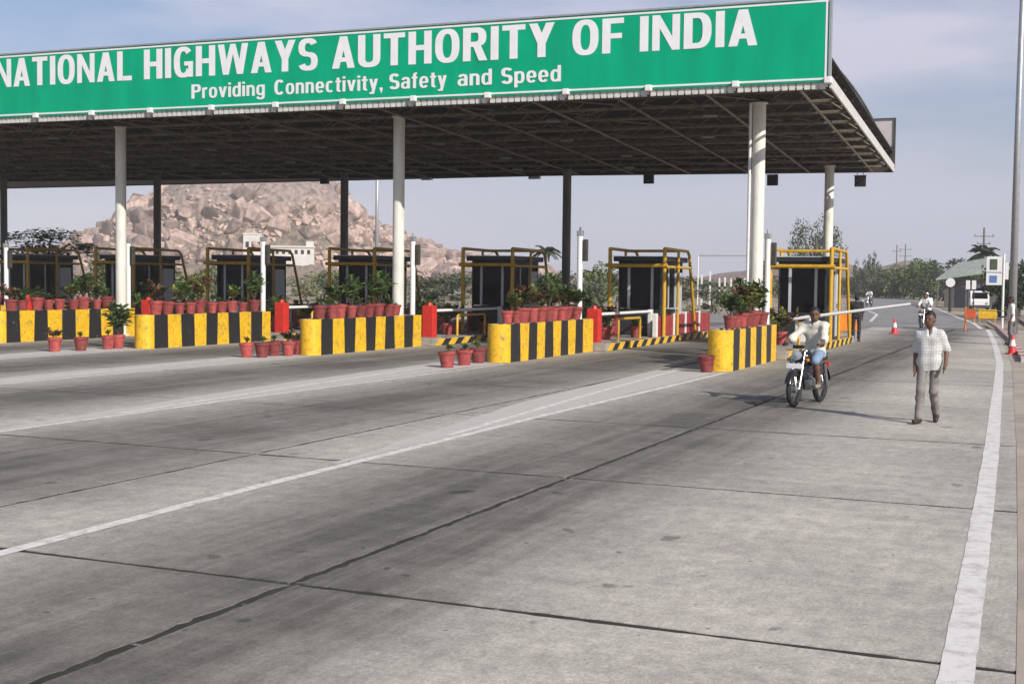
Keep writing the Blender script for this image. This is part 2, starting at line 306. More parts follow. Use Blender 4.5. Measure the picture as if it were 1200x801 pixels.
XJ = [0.12, -4.82, -8.82, -13.05, -17.1, -21.2, -25.3, -29.4, -33.5, -37.6, -41.7, -45.8, -49.9, -54.0, -58.1, -62.2]
YJ = [-3.2, 2.1, 7.42, 12.75, 18.0, 23.3, 28.6, 33.9, 39.2, 44.5, 49.8, 55.1, 60.4, 65.7]
road = kind(sheet('road', [(XJ[-1]-.5,-4),(.10,-4),(.10,34),(-.3,66.2),(XJ[-1]-.5,66.2)], -.007, M['joint']), 'structure')
def jit(a, b, amp, s): return amp*(mnoise.noise((a*2.1+s*17.3, b*2.1, s*3.7))*1.0+mnoise.noise((a*7+s*5.3, b*7, s))*.6+mnoise.noise((a*19+s*2.3, b*19, s))*.5)
def rag(y): return .5+1.3*max(0, mnoise.noise((y*.35, 3.3, 1.7))+.25)
for i in range(len(XJ)-1):
    for j in range(len(YJ)-1):
        xr, xl, y0, y1 = XJ[i], XJ[i+1], YJ[j], YJ[j+1]
        if y0 > 40 and xr > -.5: xr = .05
        near = y1 < 24 and xl > -22
        st = (.09 if y1 < 14 else .16) if near else .9
        gap = lambda x, y, s: .016+.0008*max(0,y)+.5*abs(jit(x*.4, y, .05, s))+abs(jit(x, y, .025, s))
        nY = max(2, int((y1-y0)/st)); nX = max(2, int((xr-xl)/st)); p = []
        for k in range(nX): x = xl+(xr-xl)*k/nX; p.append((x, y0+gap(x, y0, 1+i)))
        for k in range(nY):
            y = y0+(y1-y0)*k/nY; w = (.018+.0007*max(0,y)+abs(jit(xr, y, .030, 40+i))*(1+1.3*rag(y)*max(0, 1-y/11)*(i == 1))) if i else .0
            if i == 1: w *= 1.0+.5*max(0, 1-y/14)
            p.append((xr-w, y))
        for k in range(nX): x = xr-(xr-xl)*k/nX; p.append((x, y1-gap(x, y1, 1+i)-.004))
        for k in range(nY):
            y = y1-(y1-y0)*k/nY; w = .018+.0007*max(0,y)+abs(jit(xl, y, .030, 90+i)); w *= 1.0+.5*max(0, 1-y/14) if i == 0 else 1
            p.append((xl+w, y))
        z = random.uniform(-.001, .001)
        b = MB(); n = len(p); b.add([(x,y,z) for x,y in p]+[(x,y,-.0068) for x,y in p], [tuple(range(n))]+[(k,n+k,n+(k+1)%n,(k+1)%n) for k in range(n)])
        b.build('concrete_slab', M['concrete'], road)
# carriageway beyond the plaza: narrows and bends off to the left
RE = [(-.3,66),(-3.46,67.5),(-4.5,77.2),(-6.1,88.8),(-9.6,116),(-18.3,181),(-32,270),(-58,420)]
LE = [(-62,66),(-46,74),(-24,84),(-16.5,97),(-18.5,118),(-26,183),(-40,272),(-68,424)]
ap = MB(); n = len(RE); ap.add([(x,y,-.03) for x,y in RE]+[(x,y,-.03) for x,y in LE], [(k,n+k,n+k+1,k+1)[::-1] for k in range(n-1)])
kind(ap.build('exit_road', M['asphalt']), 'structure')
def ribbon(name, pts, w, z, m, seg=1.2, rough=.012):
    P = []; acc = []
    for (a, b) in zip(pts[:-1], pts[1:]):
        a, b = Vector(a), Vector(b); k = max(1, int((b-a).length/seg))
        for t in range(k): P.append(a.lerp(b, t/k))
    P.append(Vector(pts[-1])); vs = []
    for i, p in enumerate(P):
        d = (P[min(i+1, len(P)-1)]-P[max(i-1, 0)]).normalized(); nrm = Vector((d.y, -d.x))
        ww = w(p.y) if callable(w) else w
        for s in (-1, 1):
            q = p+nrm*s*(ww/2+jit(p.x+s, p.y, rough, 7)); vs.append((q.x, q.y, z))
    return MB().add(vs, [(2*i, 2*i+1, 2*i+3, 2*i+2) for i in range(len(P)-1)]).build(name, m)
# painted lines
EDGE = [(-.40,3),(-.47,7.05),(-.54,9.6),(-.67,13.6),(-.82,18.1),(-1.05,24),(-1.24,29.2),(-1.55,37),(-2.0,45),(-2.4,51.6),(-2.95,60),(-3.35,65.5)]
kind(ribbon('edge_line', EDGE, .185, .0032, M['line_edge'], .12, .008), 'structure')
kind(ribbon('edge_line', [(-3.7,67),(-4.7,77.2),(-6.3,88.8),(-9.8,116),(-18.6,181)], .2, -.024, M['line_edge']), 'structure')
kind(ribbon('edge_line', [(-10.2,75.8),(-12.2,94),(-16.7,118),(-25.7,183)], .2, -.024, M['line_edge']), 'structure')
AX = [-7.85-5.65*i for i in range(8)]
for i, ax in enumerate(AX):
    x = ax+.43
    kind(ribbon('lane_line', [(x+.2,3.5),(x+.02,10.8),(x,18.7),(x+.12,24),(ax+.62,29.4)], .15, .0036, M['line'], .14, .008), 'structure')
    # faded hatched gore that widens from the line to the nose of the island
    gp = [(x-.10,12.5),(x-.09,18.7),(ax+.45,29.4)]; gl = [(x-.16,12.5),(x-1.15,20.5),(ax-1.05,29.4)]
    vs = []; K = 24
    for k in range(K+1):
        t = k/K
        def lerp(P, t):
            t *= 2; a = 0 if t < 1 else 1; a = min(a, 1); u = t-a; return (P[a][0]+(P[a+1][0]-P[a][0])*u, P[a][1]+(P[a+1][1]-P[a][1])*u)
        for P_, s in ((gl, 3), (gp, 5)):
            q = lerp(P_, t); vs.append((q[0]+jit(q[0], q[1], .06, s)*(P_ is gl), q[1], .0024))
    kind(MB().add(vs, [(2*k,2*k+1,2*k+3,2*k+2) for k in range(K)]).build('painted_gore', M['gore']), 'structure')
    kind(ribbon('gore_line', [(x-.16,15.5),(x-.55,21),(ax-.62,29.6)], .12, .0046, M['line'], .14, .008), 'structure')
# right-hand shoulder: a pale worn strip by the line, then dusty ground with a verge
sh = [(-.14,-4)]+[(x+.30,y) for x,y in EDGE]
shp = MB(); K = len(EDGE)
shp.add([(EDGE[k][0]+.30,EDGE[k][1],.003) for k in range(K)]+[(EDGE[k][0]+.30+3.6,EDGE[k][1],.003) for k in range(K)], [(k,K+k,K+k+1,k+1) for k in range(K-1)])
kind(shp.build('shoulder', M['shoulder']), 'structure')
kind(sheet('verge', [(.08,-6),(60,-6),(60,140),(-6,140),(-1,64),(.08,50)], -.02, M['shoulder']), 'structure')

# ------------------------------------------------------------------ canopy
def zc(x, y): return 7.08+.006*(-x-5.6)-.025*(y-33)+.006*(-x-6.4)*(y-33)/20
def xr_edge(y): return -5.6-.04*(y-33)
canopy = thing('toll_plaza_canopy', 'long flat steel canopy on round columns spanning all the toll lanes', 'canopy', (0,0,0))
YF, YB, XL = 33.1, 53.0, -62.0
DK = .75
def quad_slab(b, y0, y1, za, zb, x1=None, mi=0, xl=XL):
    c = [(xl,y0),(xr_edge(y0) if x1 is None else x1,y0),(xr_edge(y1) if x1 is None else x1,y1),(xl,y1)]
    vs = [(x,y,zc(x,y)+za) for x,y in c]+[(x,y,zc(x,y)+zb) for x,y in c]
    return b.add(vs, [(3,2,1,0),(4,5,6,7),(0,1,5,4),(1,2,6,5),(2,3,7,6),(3,0,4,7)], mi)
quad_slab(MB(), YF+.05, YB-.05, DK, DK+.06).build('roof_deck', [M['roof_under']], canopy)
# corrugated sheets on top with their ends showing along the right edge
b = MB(); ys = np.arange(YF+.3, YB-.2, .22)
vs = []
for k, y in enumerate(ys):
    for x in (XL, xr_edge(y)-.25): vs.append((x, y, zc(x, y)+DK+.10+(.05 if k % 2 else 0)+.45*(1-((y-43)/10.2)**2)))
b.add(vs, [(2*k,2*k+1,2*k+3,2*k+2) for k in range(len(ys)-1)]); b.build('roof_sheet', M['roof_top'], canopy)
# gable skirt closing the gap under the curved roof sheet at the right end
vs = []
for y in ys:
    x = xr_edge(y)-.30; z1 = zc(x, y)+DK+.09+.45*(1-((y-43)/10.2)**2); vs += [(x, y, zc(x, y)+DK+.061), (x, y, z1)]
MB().add(vs, [(2*k,2*k+2,2*k+3,2*k+1) for k in range(len(ys)-1)]).build('gable_skirt', M['roof_top'], canopy)
# right fascia, rear beam, front gutter
b = MB()
def edge_strip(b, y0, y1, off, th, za, zb):
    c = [(xr_edge(y0)+off,y0),(xr_edge(y0)+off+th,y0),(xr_edge(y1)+off+th,y1),(xr_edge(y1)+off,y1)]
    vs = [(x,y,zc(x,y)+za) for x,y in c]+[(x,y,zc(x,y)+zb) for x,y in c]
    return b.add(vs, [(3,2,1,0),(4,5,6,7),(0,1,5,4),(1,2,6,5),(2,3,7,6),(3,0,4,7)])
y = YF+.02
while y < YB-.2:
    e = min(y+2.48, YB); edge_strip(MB(), y, e, 0, .05, -.03, .27).build('fascia_panel', M['fascia'], canopy); y += 2.5
b = MB(); x = XL
b.add([(XL,YB,zc(XL,YB)-.02),(xr_edge(YB),YB,zc(xr_edge(YB),YB)-.02),(xr_edge(YB),YB+.08,zc(xr_edge(YB),YB)-.02),(XL,YB+.08,zc(XL,YB)-.02),
       (XL,YB,zc(XL,YB)+.8),(xr_edge(YB),YB,zc(xr_edge(YB),YB)+.8),(xr_edge(YB),YB+.08,zc(xr_edge(YB),YB)+.8),(XL,YB+.08,zc(XL,YB)+.8)],
      [(3,2,1,0),(4,5,6,7),(0,1,5,4),(1,2,6,5),(2,3,7,6),(3,0,4,7)])
b.build('rear_fascia', M['steel_dark'], canopy)
nx = 24; xw = (-5.62-XL)/nx
for k in range(nx):
    x0, x1 = XL+k*xw+.03, XL+(k+1)*xw-.03; b = MB(); nn = 12
    for q in range(nn):    # ribbed gutter sheet, one short length between two brackets
        a = x0+(x1-x0)*q/nn; c = x0+(x1-x0)*(q+.72)/nn
        b.box(a, c, YF-.06, YF, zc(a,YF)-.06, zc(a,YF)+.13)
    b.box(x0, x1, YF-.03, YF+.05, zc(x0,YF)-.02, zc(x0,YF)+.11)
    b.build('gutter_sheet', M['fascia'], canopy)
    MB().bevbox(x1-.06, x1+.12, YF-.22, YF+.04, zc(x1,YF)+.06, zc(x1,YF)+.22, .02).build('sign_bracket', M['white'], canopy)
# space frame below the deck
def truss_x(y, step=1.9, r=.045):
    b = MB(); xe = xr_edge(y)-.12; xs = np.arange(xe, XL, -step)
    b.tube([(xe,y,zc(xe,y)+.06),(XL,y,zc(XL,y)+.06)], r*1.25, 5); b.tube([(xe,y,zc(xe,y)+DK-.06),(XL,y,zc(XL,y)+DK-.06)], r, 5)
    for k in range(len(xs)-1):
        a, c = xs[k], xs[k+1]; m_ = (a+c)/2
        b.tube([(a,y,zc(a,y)+.06),(m_,y,zc(m_,y)+DK-.06)], r*.7, 4, cap=False); b.tube([(m_,y,zc(m_,y)+DK-.06),(c,y,zc(c,y)+.06)], r*.7, 4, cap=False)
    return b
M['truss'] = mat('truss_paint', (.17,.14,.108), .6, .25, 5)
M['truss_pale'] = mat('truss_pale_paint', (.21,.18,.145), .6, .2, 5)
for y in np.arange(YF+.5, YB-.2, 2.0): truss_x(y).build('roof_truss', M['truss'], canopy)
for k, x in enumerate(np.arange(-6.4, XL, -2.5)):
    pts = [(x-.04*(y-33), y, zc(x, y)+.02) for y in np.linspace(YF+.1, YB-.1, 6)]
    MB().tube(pts, .042, 5).build('cross_beam', M['truss_pale'] if k % 2 else M['truss'], canopy)
for k, x in enumerate(np.arange(-6.8, XL+3, -2.0)):     # zigzag bracing in plan
    pts = [(x+(1.0 if q % 2 else -1.0)-.04*(y-33), y, zc(x, y)+(.10 if k % 2 else .45)) for q, y in enumerate(np.linspace(YF+.3, YB-.3, 11))]
    MB().tube(pts, .026, 4).build('wind_brace', M['truss'], canopy)
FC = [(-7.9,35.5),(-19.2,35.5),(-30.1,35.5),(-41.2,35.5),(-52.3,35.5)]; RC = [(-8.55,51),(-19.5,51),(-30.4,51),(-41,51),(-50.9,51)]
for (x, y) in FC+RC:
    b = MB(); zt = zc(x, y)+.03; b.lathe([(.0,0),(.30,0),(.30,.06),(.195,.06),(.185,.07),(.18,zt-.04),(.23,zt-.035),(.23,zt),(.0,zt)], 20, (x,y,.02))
    b.build('column', M['column_shaded'] if (x, y) in RC[1:] else M['column'], canopy, smooth=40)
b = MB(); x, y = FC[0]; b.tube([(x-.225,y-.08,.2),(x-.225,y-.08,zc(x,y)+.05)], .045, 10)
b.build('drain_pipe', M['white'], canopy, smooth=40)

# front signboard
SB = lambda x: 7.19+.0065*(-x-5.6); SH = 2.07
sign = thing('highway_signboard', 'huge green signboard with white lettering along the front edge of the canopy', 'sign', (0,32.98,0))
XS0, XS1 = -62.0, -5.62
def sboard(b, x0, x1, z0, z1, y0, y1):   # z measured from the sloping lower edge
    c = [(x0,y0),(x1,y0),(x1,y1),(x0,y1)]
    b.add([(x,y,SB(x)+z0) for x,y in c]+[(x,y,SB(x)+z1) for x,y in c], [(3,2,1,0),(4,5,6,7),(0,1,5,4),(1,2,6,5),(2,3,7,6),(3,0,4,7)]); return b
npan = 23; pw = (XS1-XS0)/npan
for k in range(npan):
    dy = random.uniform(-.002,.002)
    sboard(MB(), XS0+k*pw+.0015, XS0+(k+1)*pw-.0015, 0, SH, dy, .12).build('sign_panel', M['sign_green'], sign)
sboard(MB(), XS0, XS1, .045, .095, -.012, -.004).build('border', M['sign_white'], sign)
sboard(MB(), XS0, XS1, SH-.085, SH-.035, -.012, -.004).build('border', M['sign_white'], sign)
sboard(MB(), XS1-.09, XS1-.04, .096, SH-.086, -.012, -.004).build('border', M['sign_white'], sign)
sboard(MB(), XS0-.0, XS1+.02, SH+.002, SH+.05, -.03, .15).build('top_rail', M['steel_grey'], sign)
sboard(MB(), XS1+.002, XS1+.06, -.02, SH+.001, -.03, .15).build('end_rail', M['steel_grey'], sign)
for k in range(0, npan+1, 2):
    x = XS0+k*pw-.2
    MB().tube([(x,.14,SB(x)+SH-.2),(x,1.7,SB(x)+.45)], .05, 6).build('back_strut', M['steel_grey'], sign)
# heavy condensed capitals and lower case, drawn stroke by stroke
def _ring(x0, x1, y0, y1, a0, a1, tx, ty, n=18, p=2.5):
    cx, cy, rx, ry = (x0+x1)/2, (y0+y1)/2, (x1-x0)/2, (y1-y0)/2; o = []; q = []
    for k in range(n+1):
        t = R(a0+(a1-a0)*k/n); c, s_ = math.cos(t), math.sin(t); ec = math.copysign(abs(c)**(2/p), c); es = math.copysign(abs(s_)**(2/p), s_)
        o.append((cx+rx*ec, cy+ry*es)); q.append((cx+(rx-tx)*ec, cy+(ry-ty)*es))
    return ('ring', o, q)
def _r(x0, x1, y0, y1): return ('poly', [(x0,y0),(x1,y0),(x1,y1),(x0,y1)])
def _p(*pts): return ('poly', list(pts))
def _mir(w, P): return ('poly', [(w-x, y) for x, y in P[1]])
def glyph(c):
    t, h = .195, .155
    if c == 'I': return t, [_r(0,t,0,1)]
    if c == 'L': return .50, [_r(0,t,0,1), _r(t,.5,0,h)]
    if c == 'T': return .56, [_r(0,.56,1-h,1), _r(.28-t/2,.28+t/2,0,1-h)]
    if c == 'H': return .60, [_r(0,t,0,1), _r(.60-t,.60,0,1), _r(t,.60-t,.42,.58)]
    if c == 'N': return .62, [_r(0,.17,0,1), _r(.45,.62,0,1), _p((.17,.62),(.45,0),(.45,.38),(.17,1))]
    if c == 'A': q = _p((0,0),(.195,0),(.40,1),(.21,1)); return .62, [q, _mir(.62, q), _r(.14,.48,.20,.34)]
    if c == 'O': return .62, [_ring(0,.62,-.015,1.015,0,360,t,h,36)]
    if c == 'C': return .58, [_ring(0,.60,-.015,1.015,42,318,t,h,30)]
    if c == 'G': return .61, [_ring(0,.61,-.015,1.015,40,330,t,h,30), _r(.33,.61,.38,.52), _r(.46,.61,.0,.38)]
    if c == 'W':
        q = _p((0,1),(.19,1),(.335,0),(.155,0)); z = _p((.155,0),(.335,0),(.52,1),(.38,1)); return .92, [q, _mir(.92, q), z, _mir(.92, z)]
    if c == 'Y': q = _p((0,1),(.205,1),(.39,.46),(.215,.38)); return .61, [q, _mir(.61, q), _r(.305-t/2,.305+t/2,0,.47)]
    if c == 'S': return .56, [_ring(0,.55,.435,1.015,22,272,t*.97,h), _ring(0.0,.56,-.015,.575,92,-160,t*.97,h)]
    if c == 'U': return .60, [_r(0,t,.28,1), _r(.60-t,.60,.28,1), _ring(0,.60,-.015,.58,180,360,t,h)]
    if c in 'RP':
        g = [_r(0,t,0,1), _r(t,.34,1-h,1), _r(t,.34,.42,.42+h), _ring(.06,.58,.42,1,-90,90,t,h)]
        if c == 'R': g.append(_p((.25,.45),(.45,.45),(.61,0),(.40,0)))
        return (.60 if c == 'R' else .57), g
    if c == 'F': return .50, [_r(0,t,0,1), _r(t,.50,1-h,1), _r(t,.46,.42,.57)]
    if c == 'D': return .61, [_r(0,t,0,1), _r(t,.30,1-h,1), _r(t,.30,0,h), _ring(-.02,.61,0,1,-90,90,t,h)]
    t, h, X = .165, .125, .74
    if c == 'o': return .50, [_ring(0,.50,-.012,X+.012,0,360,t,h,30)]
    if c == 'c': return .46, [_ring(0,.48,-.012,X+.012,48,312,t,h,26)]
    if c == 'e': return .49, [_ring(0,.49,-.012,X+.012,0,322,t,h,28), _r(.14,.46,.30,.41)]
    if c in 'nh': return .48, [_r(0,t,0,X), _ring(0,.48,.20,X+.012,0,180,t,h+.02), _r(.48-t,.48,0,.48)]
    if c == 'r': return .33, [_r(0,t,0,X), _ring(0,.52,.18,X+.012,78,180,t,h+.03)]
    if c == 'v': q = _p((0,X),(.17,X),(.32,0),(.17,0)); return .48, [q, _mir(.48, q)]
    if c == 'y': q = _p((0,X),(.17,X),(.32,.02),(.17,-.02)); return .48, [q, _p((.48,X),(.31,X),(.10,-.26),(.27,-.26)), _r(.02,.14,-.26,-.14)]
    if c == 'i': return t, [_r(0,t,0,X), _r(0,t,.86,1)]
    if c == 'd': return .50, [_ring(0,.46,-.012,X+.012,40,320,t,h,26), _r(.50-t,.50,0,1)]
    if c == 'p': return .50, [_ring(.04,.50,-.012,X+.012,-140,140,t,h,26), _r(0,t,-.26,X)]
    if c == 'g': return .50, [_ring(0,.46,.02,X+.012,40,320,t,h,26), _r(.50-t,.50,-.05,X), _ring(0,.50,-.27,.20,190,360,t,h)]
    if c == 't': return .32, [_r(.07,.07+t,.06,.94), _r(0,.32,X-.12,X), _ring(.07,.45,-.012,.30,180,285,t,h)]
    if c == 'f': return .32, [_r(.07,.07+t,0,.82), _r(0,.32,X-.12,X), _ring(.07,.45,.62,1.012,80,180,t,h)]
    if c == 'a': return .49, [_r(.48-t,.48,0,.52), _ring(.02,.48,.24,X+.012,0,165,t,h), _ring(0,.46,-.012,.46,20,340,t*.95,h*.9,24)]
    if c == ',': return t, [_r(0,t,-.02,.15), _p((.06,-.2),(.11,-.2),(t,-.02),(.05,-.02))]
def lettering(text, x0, x1, zlo, zhi, track=.085):
    pen = 0; items = []
    for c in text:
        w_, g = glyph(c); items.append((pen, g)); pen += w_+track
    tot = pen-track; b = MB(); k = 0
    for off, g in items:
        for st in g:
            k = (k+1) % 9; ya = -.010-.0012*k
            def P3(q):
                x = x0+(off+q[0])/tot*(x1-x0); return (x, ya, SB(x)+zlo+q[1]*(zhi-zlo))
            if st[0] == 'poly':
                v = [P3(q) for q in st[1]]
                if sum((v[i][0]*v[(i+1) % len(v)][2]-v[(i+1) % len(v)][0]*v[i][2]) for i in range(len(v))) < 0: v = v[::-1]
                b.add(v, [tuple(range(len(v)))])
            else:
                o, q = st[1], st[2]; n = len(o); b.add([P3(a) for a in o]+[P3(a) for a in q], [(i,i+1,n+i+1,n+i) for i in range(n-1)])
    return b.build('lettering', M['sign_white'], sign)
for t, a, c in (('NATIONAL',-33.25,-27.5),('HIGHWAYS',-27.02,-20.59),('AUTHORITY',-20.1,-13.03),('OF',-12.51,-11.04),('INDIA',-10.59,-7.43)):
    lettering(t, a, c, 1.0, 1.93)
for t, a, c in (('Providing',-25.18,-22.46),('Connectivity,',-22.12,-18.39),('Safety',-18.17,-16.31),('and',-15.97,-14.9),('Speed',-14.62,-12.83)):
    lettering(t, a, c, .32, .76)

# rear signboard, seen from behind past the right end of the roof
rs = thing('rear_signboard', 'grey backed signboard on the far edge of the canopy roof', 'sign', (0,53.15,0))
z0, z1 = 6.80, 8.68; w = (-6.42-XL)/22
for k in range(22): MB().box(XL+k*w+.01, XL+(k+1)*w-.01, .02, .08, z0, z1).build('sign_panel', M['sign_back'], rs)
b = MB(); b.box(XL,-6.40,-.04,.015,z1+.002,z1+.05); b.box(XL,-6.40,-.04,.015,z0-.05,z0-.002); b.box(-6.418,-6.36,-.04,.1,z0-.05,z1+.05)
b.box(XL,-6.42,-.03,.015,7.56,7.60); b.build('frame', M['steel_dark'], rs)

# black lane signal boxes hung below the rear edge
for k, (x, z, lb) in enumerate(((-7.70,6.26,'black square lane signal box nearest the right end of the canopy'),(-11.25,6.37,'black lane signal box hung just right of the right front column'),
                                (-16.6,6.55,'black lane signal box hung midway between the two right front columns'),(-32.85,6.85,'black lane signal box hung in front of the rocky hill'))):
    t = thing('lane_signal', lb, 'lane signal', (x,53.25,z), group='signal boxes under the canopy')
    MB().bevbox(-.22,.22,-.08,.10,-.22,.22,.015).build('housing', M['black'], t)
    MB().box(-.25,.25,-.10,-.082,.205,.235).build('visor', M['steel_grey'], t)
    zt = zc(x,53)-z
    for s in (-.12,.12): MB().tube([(s,0,.2),(s,0,zt+.02)], .015, 5).build('hanger', M['steel_grey'], t)
for k, (x, lb) in enumerate(((-27.3,'small white floodlight on the rear canopy edge beside the tall mast'),(-21.9,'small white floodlight on the rear canopy edge left of the middle rear column'))):
    t = thing('floodlight', lb, 'floodlight', (x,53.2,zc(x,53)-.0), group='floodlights on the rear edge')
    MB().bevbox(-.28,.28,-.1,.1,-.14,.06,.03).build('housing', M['white_clean'], t); MB().box(-.24,.24,-.108,-.101,-.11,.03).build('lens', M['lens'], t)
# round lamps under the roof
for iy, y in enumerate((36.6,41.0,45.6,49.6)):
    for ix in range(10):
        x = -9.6-4.9*ix-(.9 if iy % 2 else 0)-.3*iy
        t = thing('canopy_lamp', 'small round lamp under the canopy, %s from the right in the %s row' % (ORD[ix], ORD[iy]), 'lamp', (x,y,zc(x,y)-.02), group='lamps under the canopy')
        MB().lathe([(.0,.05),(.10,.05),(.24,-.07),(.235,-.085),(.0,-.06)], 12).build('shade', M['lamp_shade'], t, smooth=True)
        MB().tube([(0,0,.04),(0,0,.2)], .02, 5).build('stem', M['steel_dark'], t)

# ------------------------------------------------------------------ plants
def leaf(b, p, d, up, L, w, mi=0, droop=.25):
    d = d.normalized(); s = d.cross(up)
    if s.length < 1e-3: s = Vector((1,0,0))
    s.normalize(); n = s.cross(d); m1 = p+d*L*.45+n*L*.05; e = p+d*L-Vector((0,0,1))*L*droop
    b.add([p, m1+s*w/2, e, m1-s*w/2], [(0,1,2),(0,2,3)], mi)
def rv(): return Vector(rng.normal(size=3)).normalized()
def bush_mesh(name, mats, n=130, R_=.26, H=.45, L=.13, w=.05, stems=7):
    b = MB()
    for k in range(stems):
        a = rng.uniform(0, 6.28); tip = Vector((math.cos(a)*R_*rng.uniform(.2,1), math.sin(a)*R_*rng.uniform(.2,1), H*rng.uniform(.55,1)))
        mid = tip*.5+Vector((0,0,.06)); b.tube([(0,0,0), mid, tip], [.009,.007,.004], 4, 0)
        mi = 1+int(rng.integers(0, len(mats)-1))
        for q in range(n//stems):
            t = rng.uniform(.3, 1.05); p = (mid*2*t if t < .5 else mid.lerp(tip, (t-.5)*2))
            d = rv(); d.z = abs(d.z)*.6; leaf(b, p, d+Vector((0,0,.2)), Vector((0,0,1)), L*rng.uniform(.6,1.25), w*rng.uniform(.7,1.2), mi, rng.uniform(0,.5))
    return b.mesh(name, mats)
def fountain_mesh(name, mats, n=26, L=.6, w=.035):
    b = MB()
    for k in range(n):
        a = rng.uniform(0, 6.28); el = rng.uniform(.5, 1.45); d = Vector((math.cos(a)*math.cos(el), math.sin(a)*math.cos(el), math.sin(el))); l = L*rng.uniform(.6,1.1); s = d.cross(Vector((0,0,1))).normalized()*w
        P = [d*l*t-Vector((0,0,1))*l*.35*t*t for t in (0,.35,.7,1)]; W = (.4,1,.8,.05); vs = []
        for p, ww in zip(P, W): vs += [p-s*ww, p+s*ww]
        b.add(vs, [(0,1,3,2),(2,3,5,4),(4,5,7,6)], 1+k % (len(mats)-1))
    return b.mesh(name, mats)
BUSH = [bush_mesh('foliage', [M['bark'],M['leaf_a'],M['leaf_c']], 260, .34, .40), bush_mesh('foliage', [M['bark'],M['leaf_b'],M['leaf_a']], 260, .36, .48, .16, .07),
        bush_mesh('foliage', [M['bark'],M['leaf_d'],M['leaf_c']], 240, .34, .40, .15, .07), fountain_mesh('foliage', [M['bark'],M['leaf_a'],M['leaf_c']]),
        bush_mesh('foliage', [M['bark'],M['leaf_c'],M['leaf_a']], 90, .20, .26, .11, .045, 6), bush_mesh('foliage', [M['bark'],M['leaf_b'],M['leaf_d']], 300, .42, .60, .18, .08, 10),
        bush_mesh('foliage', [M['bark'],M['leaf_a'],M['leaf_c']], 380, .46, .75, .17, .06, 12)]
BNAME = ['bushy green','yellow green leafed','bronze leafed','arching grass-leafed','tiny dark green','tall variegated','tall bushy green']
POT = MB().lathe([(.0,0),(.125,0),(.165,.27),(.185,.275),(.19,.34),(.172,.345),(.165,.30),(.0,.29)], 14).mesh('pot', [M['terracotta']], smooth=35)
SOIL = MB().lathe([(.0,.31),(.09,.308),(.162,.303)], 12).mesh('soil', [M['soil']])
def potted(x, y, z, kd, label, sc=1.0, group=None, fs=1.0):
    t = thing('potted_plant', label, 'potted plant', (x,y,z), random.uniform(0,6.28), group); t.scale = (sc*random.uniform(.93,1.07),sc*random.uniform(.93,1.07),sc)
    p = obj('pot', POT, t); p.rotation_euler = (random.uniform(-.05,.05), random.uniform(-.05,.05), 0); obj('soil', SOIL, p)
    if kd is not None:
        f = obj('foliage', BUSH[kd], t, (0,0,.30)); f.scale = (fs, fs, fs*random.uniform(.85,1.15))
    return t

# ------------------------------------------------------------------ toll islands
ISL = ['rightmost toll island behind the motorcycle','second toll island from the right','third toll island from the right','fourth toll island from the right','fifth toll island from the right','sixth toll island from the right','seventh toll island from the right','eighth toll island from the right']
SHORT = ['rightmost island','second island from the right','third island from the right','fourth island from the right','fifth island from the right','sixth island from the right','seventh island from the right','eighth island from the right']
WALL = ['rightmost','second','third','fourth','fifth','sixth']
WEND = [35.0, 36.3, 36.0, 36.0, 36.0, 36.0, 36.0, 36.0]
def striped_wall(ax, y0, y1, h):
    """rounded nose, then straight sides, painted in bands of yellow and black"""
    r = .31; ax = ax+.21; pts = []; mats = []
    ys = [y0+r]; y = y0+r
    while y < y1-.3: y += .60+random.uniform(-.035,.035); ys.append(min(y, y1))
    ys[-1] = y1
    right = [(ax+r, yy) for yy in ys]; left = [(ax-r, yy) for yy in reversed(ys)]
    arc = [(ax+r*math.cos(t), y0+r-r*math.sin(t)*1.0) for t in [math.pi-(math.pi)*k/14 for k in range(1, 14)]]
    poly = left+arc+right; n = len(poly)
    b = MB(); ms = []
    for k in range(n):
        a, c = poly[k], poly[(k+1) % n]; my = (a[1]+c[1])/2
        if my > y1-.01: ms.append(1)
        elif my < y0+r:
            ang = math.atan2((y0+r)-my, (a[0]+c[0])/2-ax); ms.append(0 if ang < R(150) else 1)
        else:
            ms.append(1 if (np.searchsorted(ys, my)-1) % 2 == 0 else 0)
    wt = .07
    rin = lambda p: (ax+(p[0]-ax)*(r-wt)/r, (y0+r)+(p[1]-(y0+r))*(r-wt)/r if p[1] < y0+r else (min(p[1], y1-wt)))
    inn = [rin(p) for p in poly]
    tj = [(random.uniform(-.03,.03) if y0+r+.1 < p[1] < y1-.1 else 0) for p in poly]; vs = [(x,y-t_,.0) for (x,y),t_ in zip(poly,tj)]+[(x,y+t_,h) for (x,y),t_ in zip(poly,tj)]+[(x,y,h) for x,y in inn]+[(x,y,h-.10) for x,y in inn]
    fs = [(k,(k+1)%n,n+(k+1)%n,n+k) for k in range(n)]+[(n+k,n+(k+1)%n,2*n+(k+1)%n,2*n+k) for k in range(n)]+[(2*n+k,2*n+(k+1)%n,3*n+(k+1)%n,3*n+k) for k in range(n)]+[tuple(range(3*n,4*n))]
    b.add(vs, fs, ms+ms+[2]*n+[2]); return b
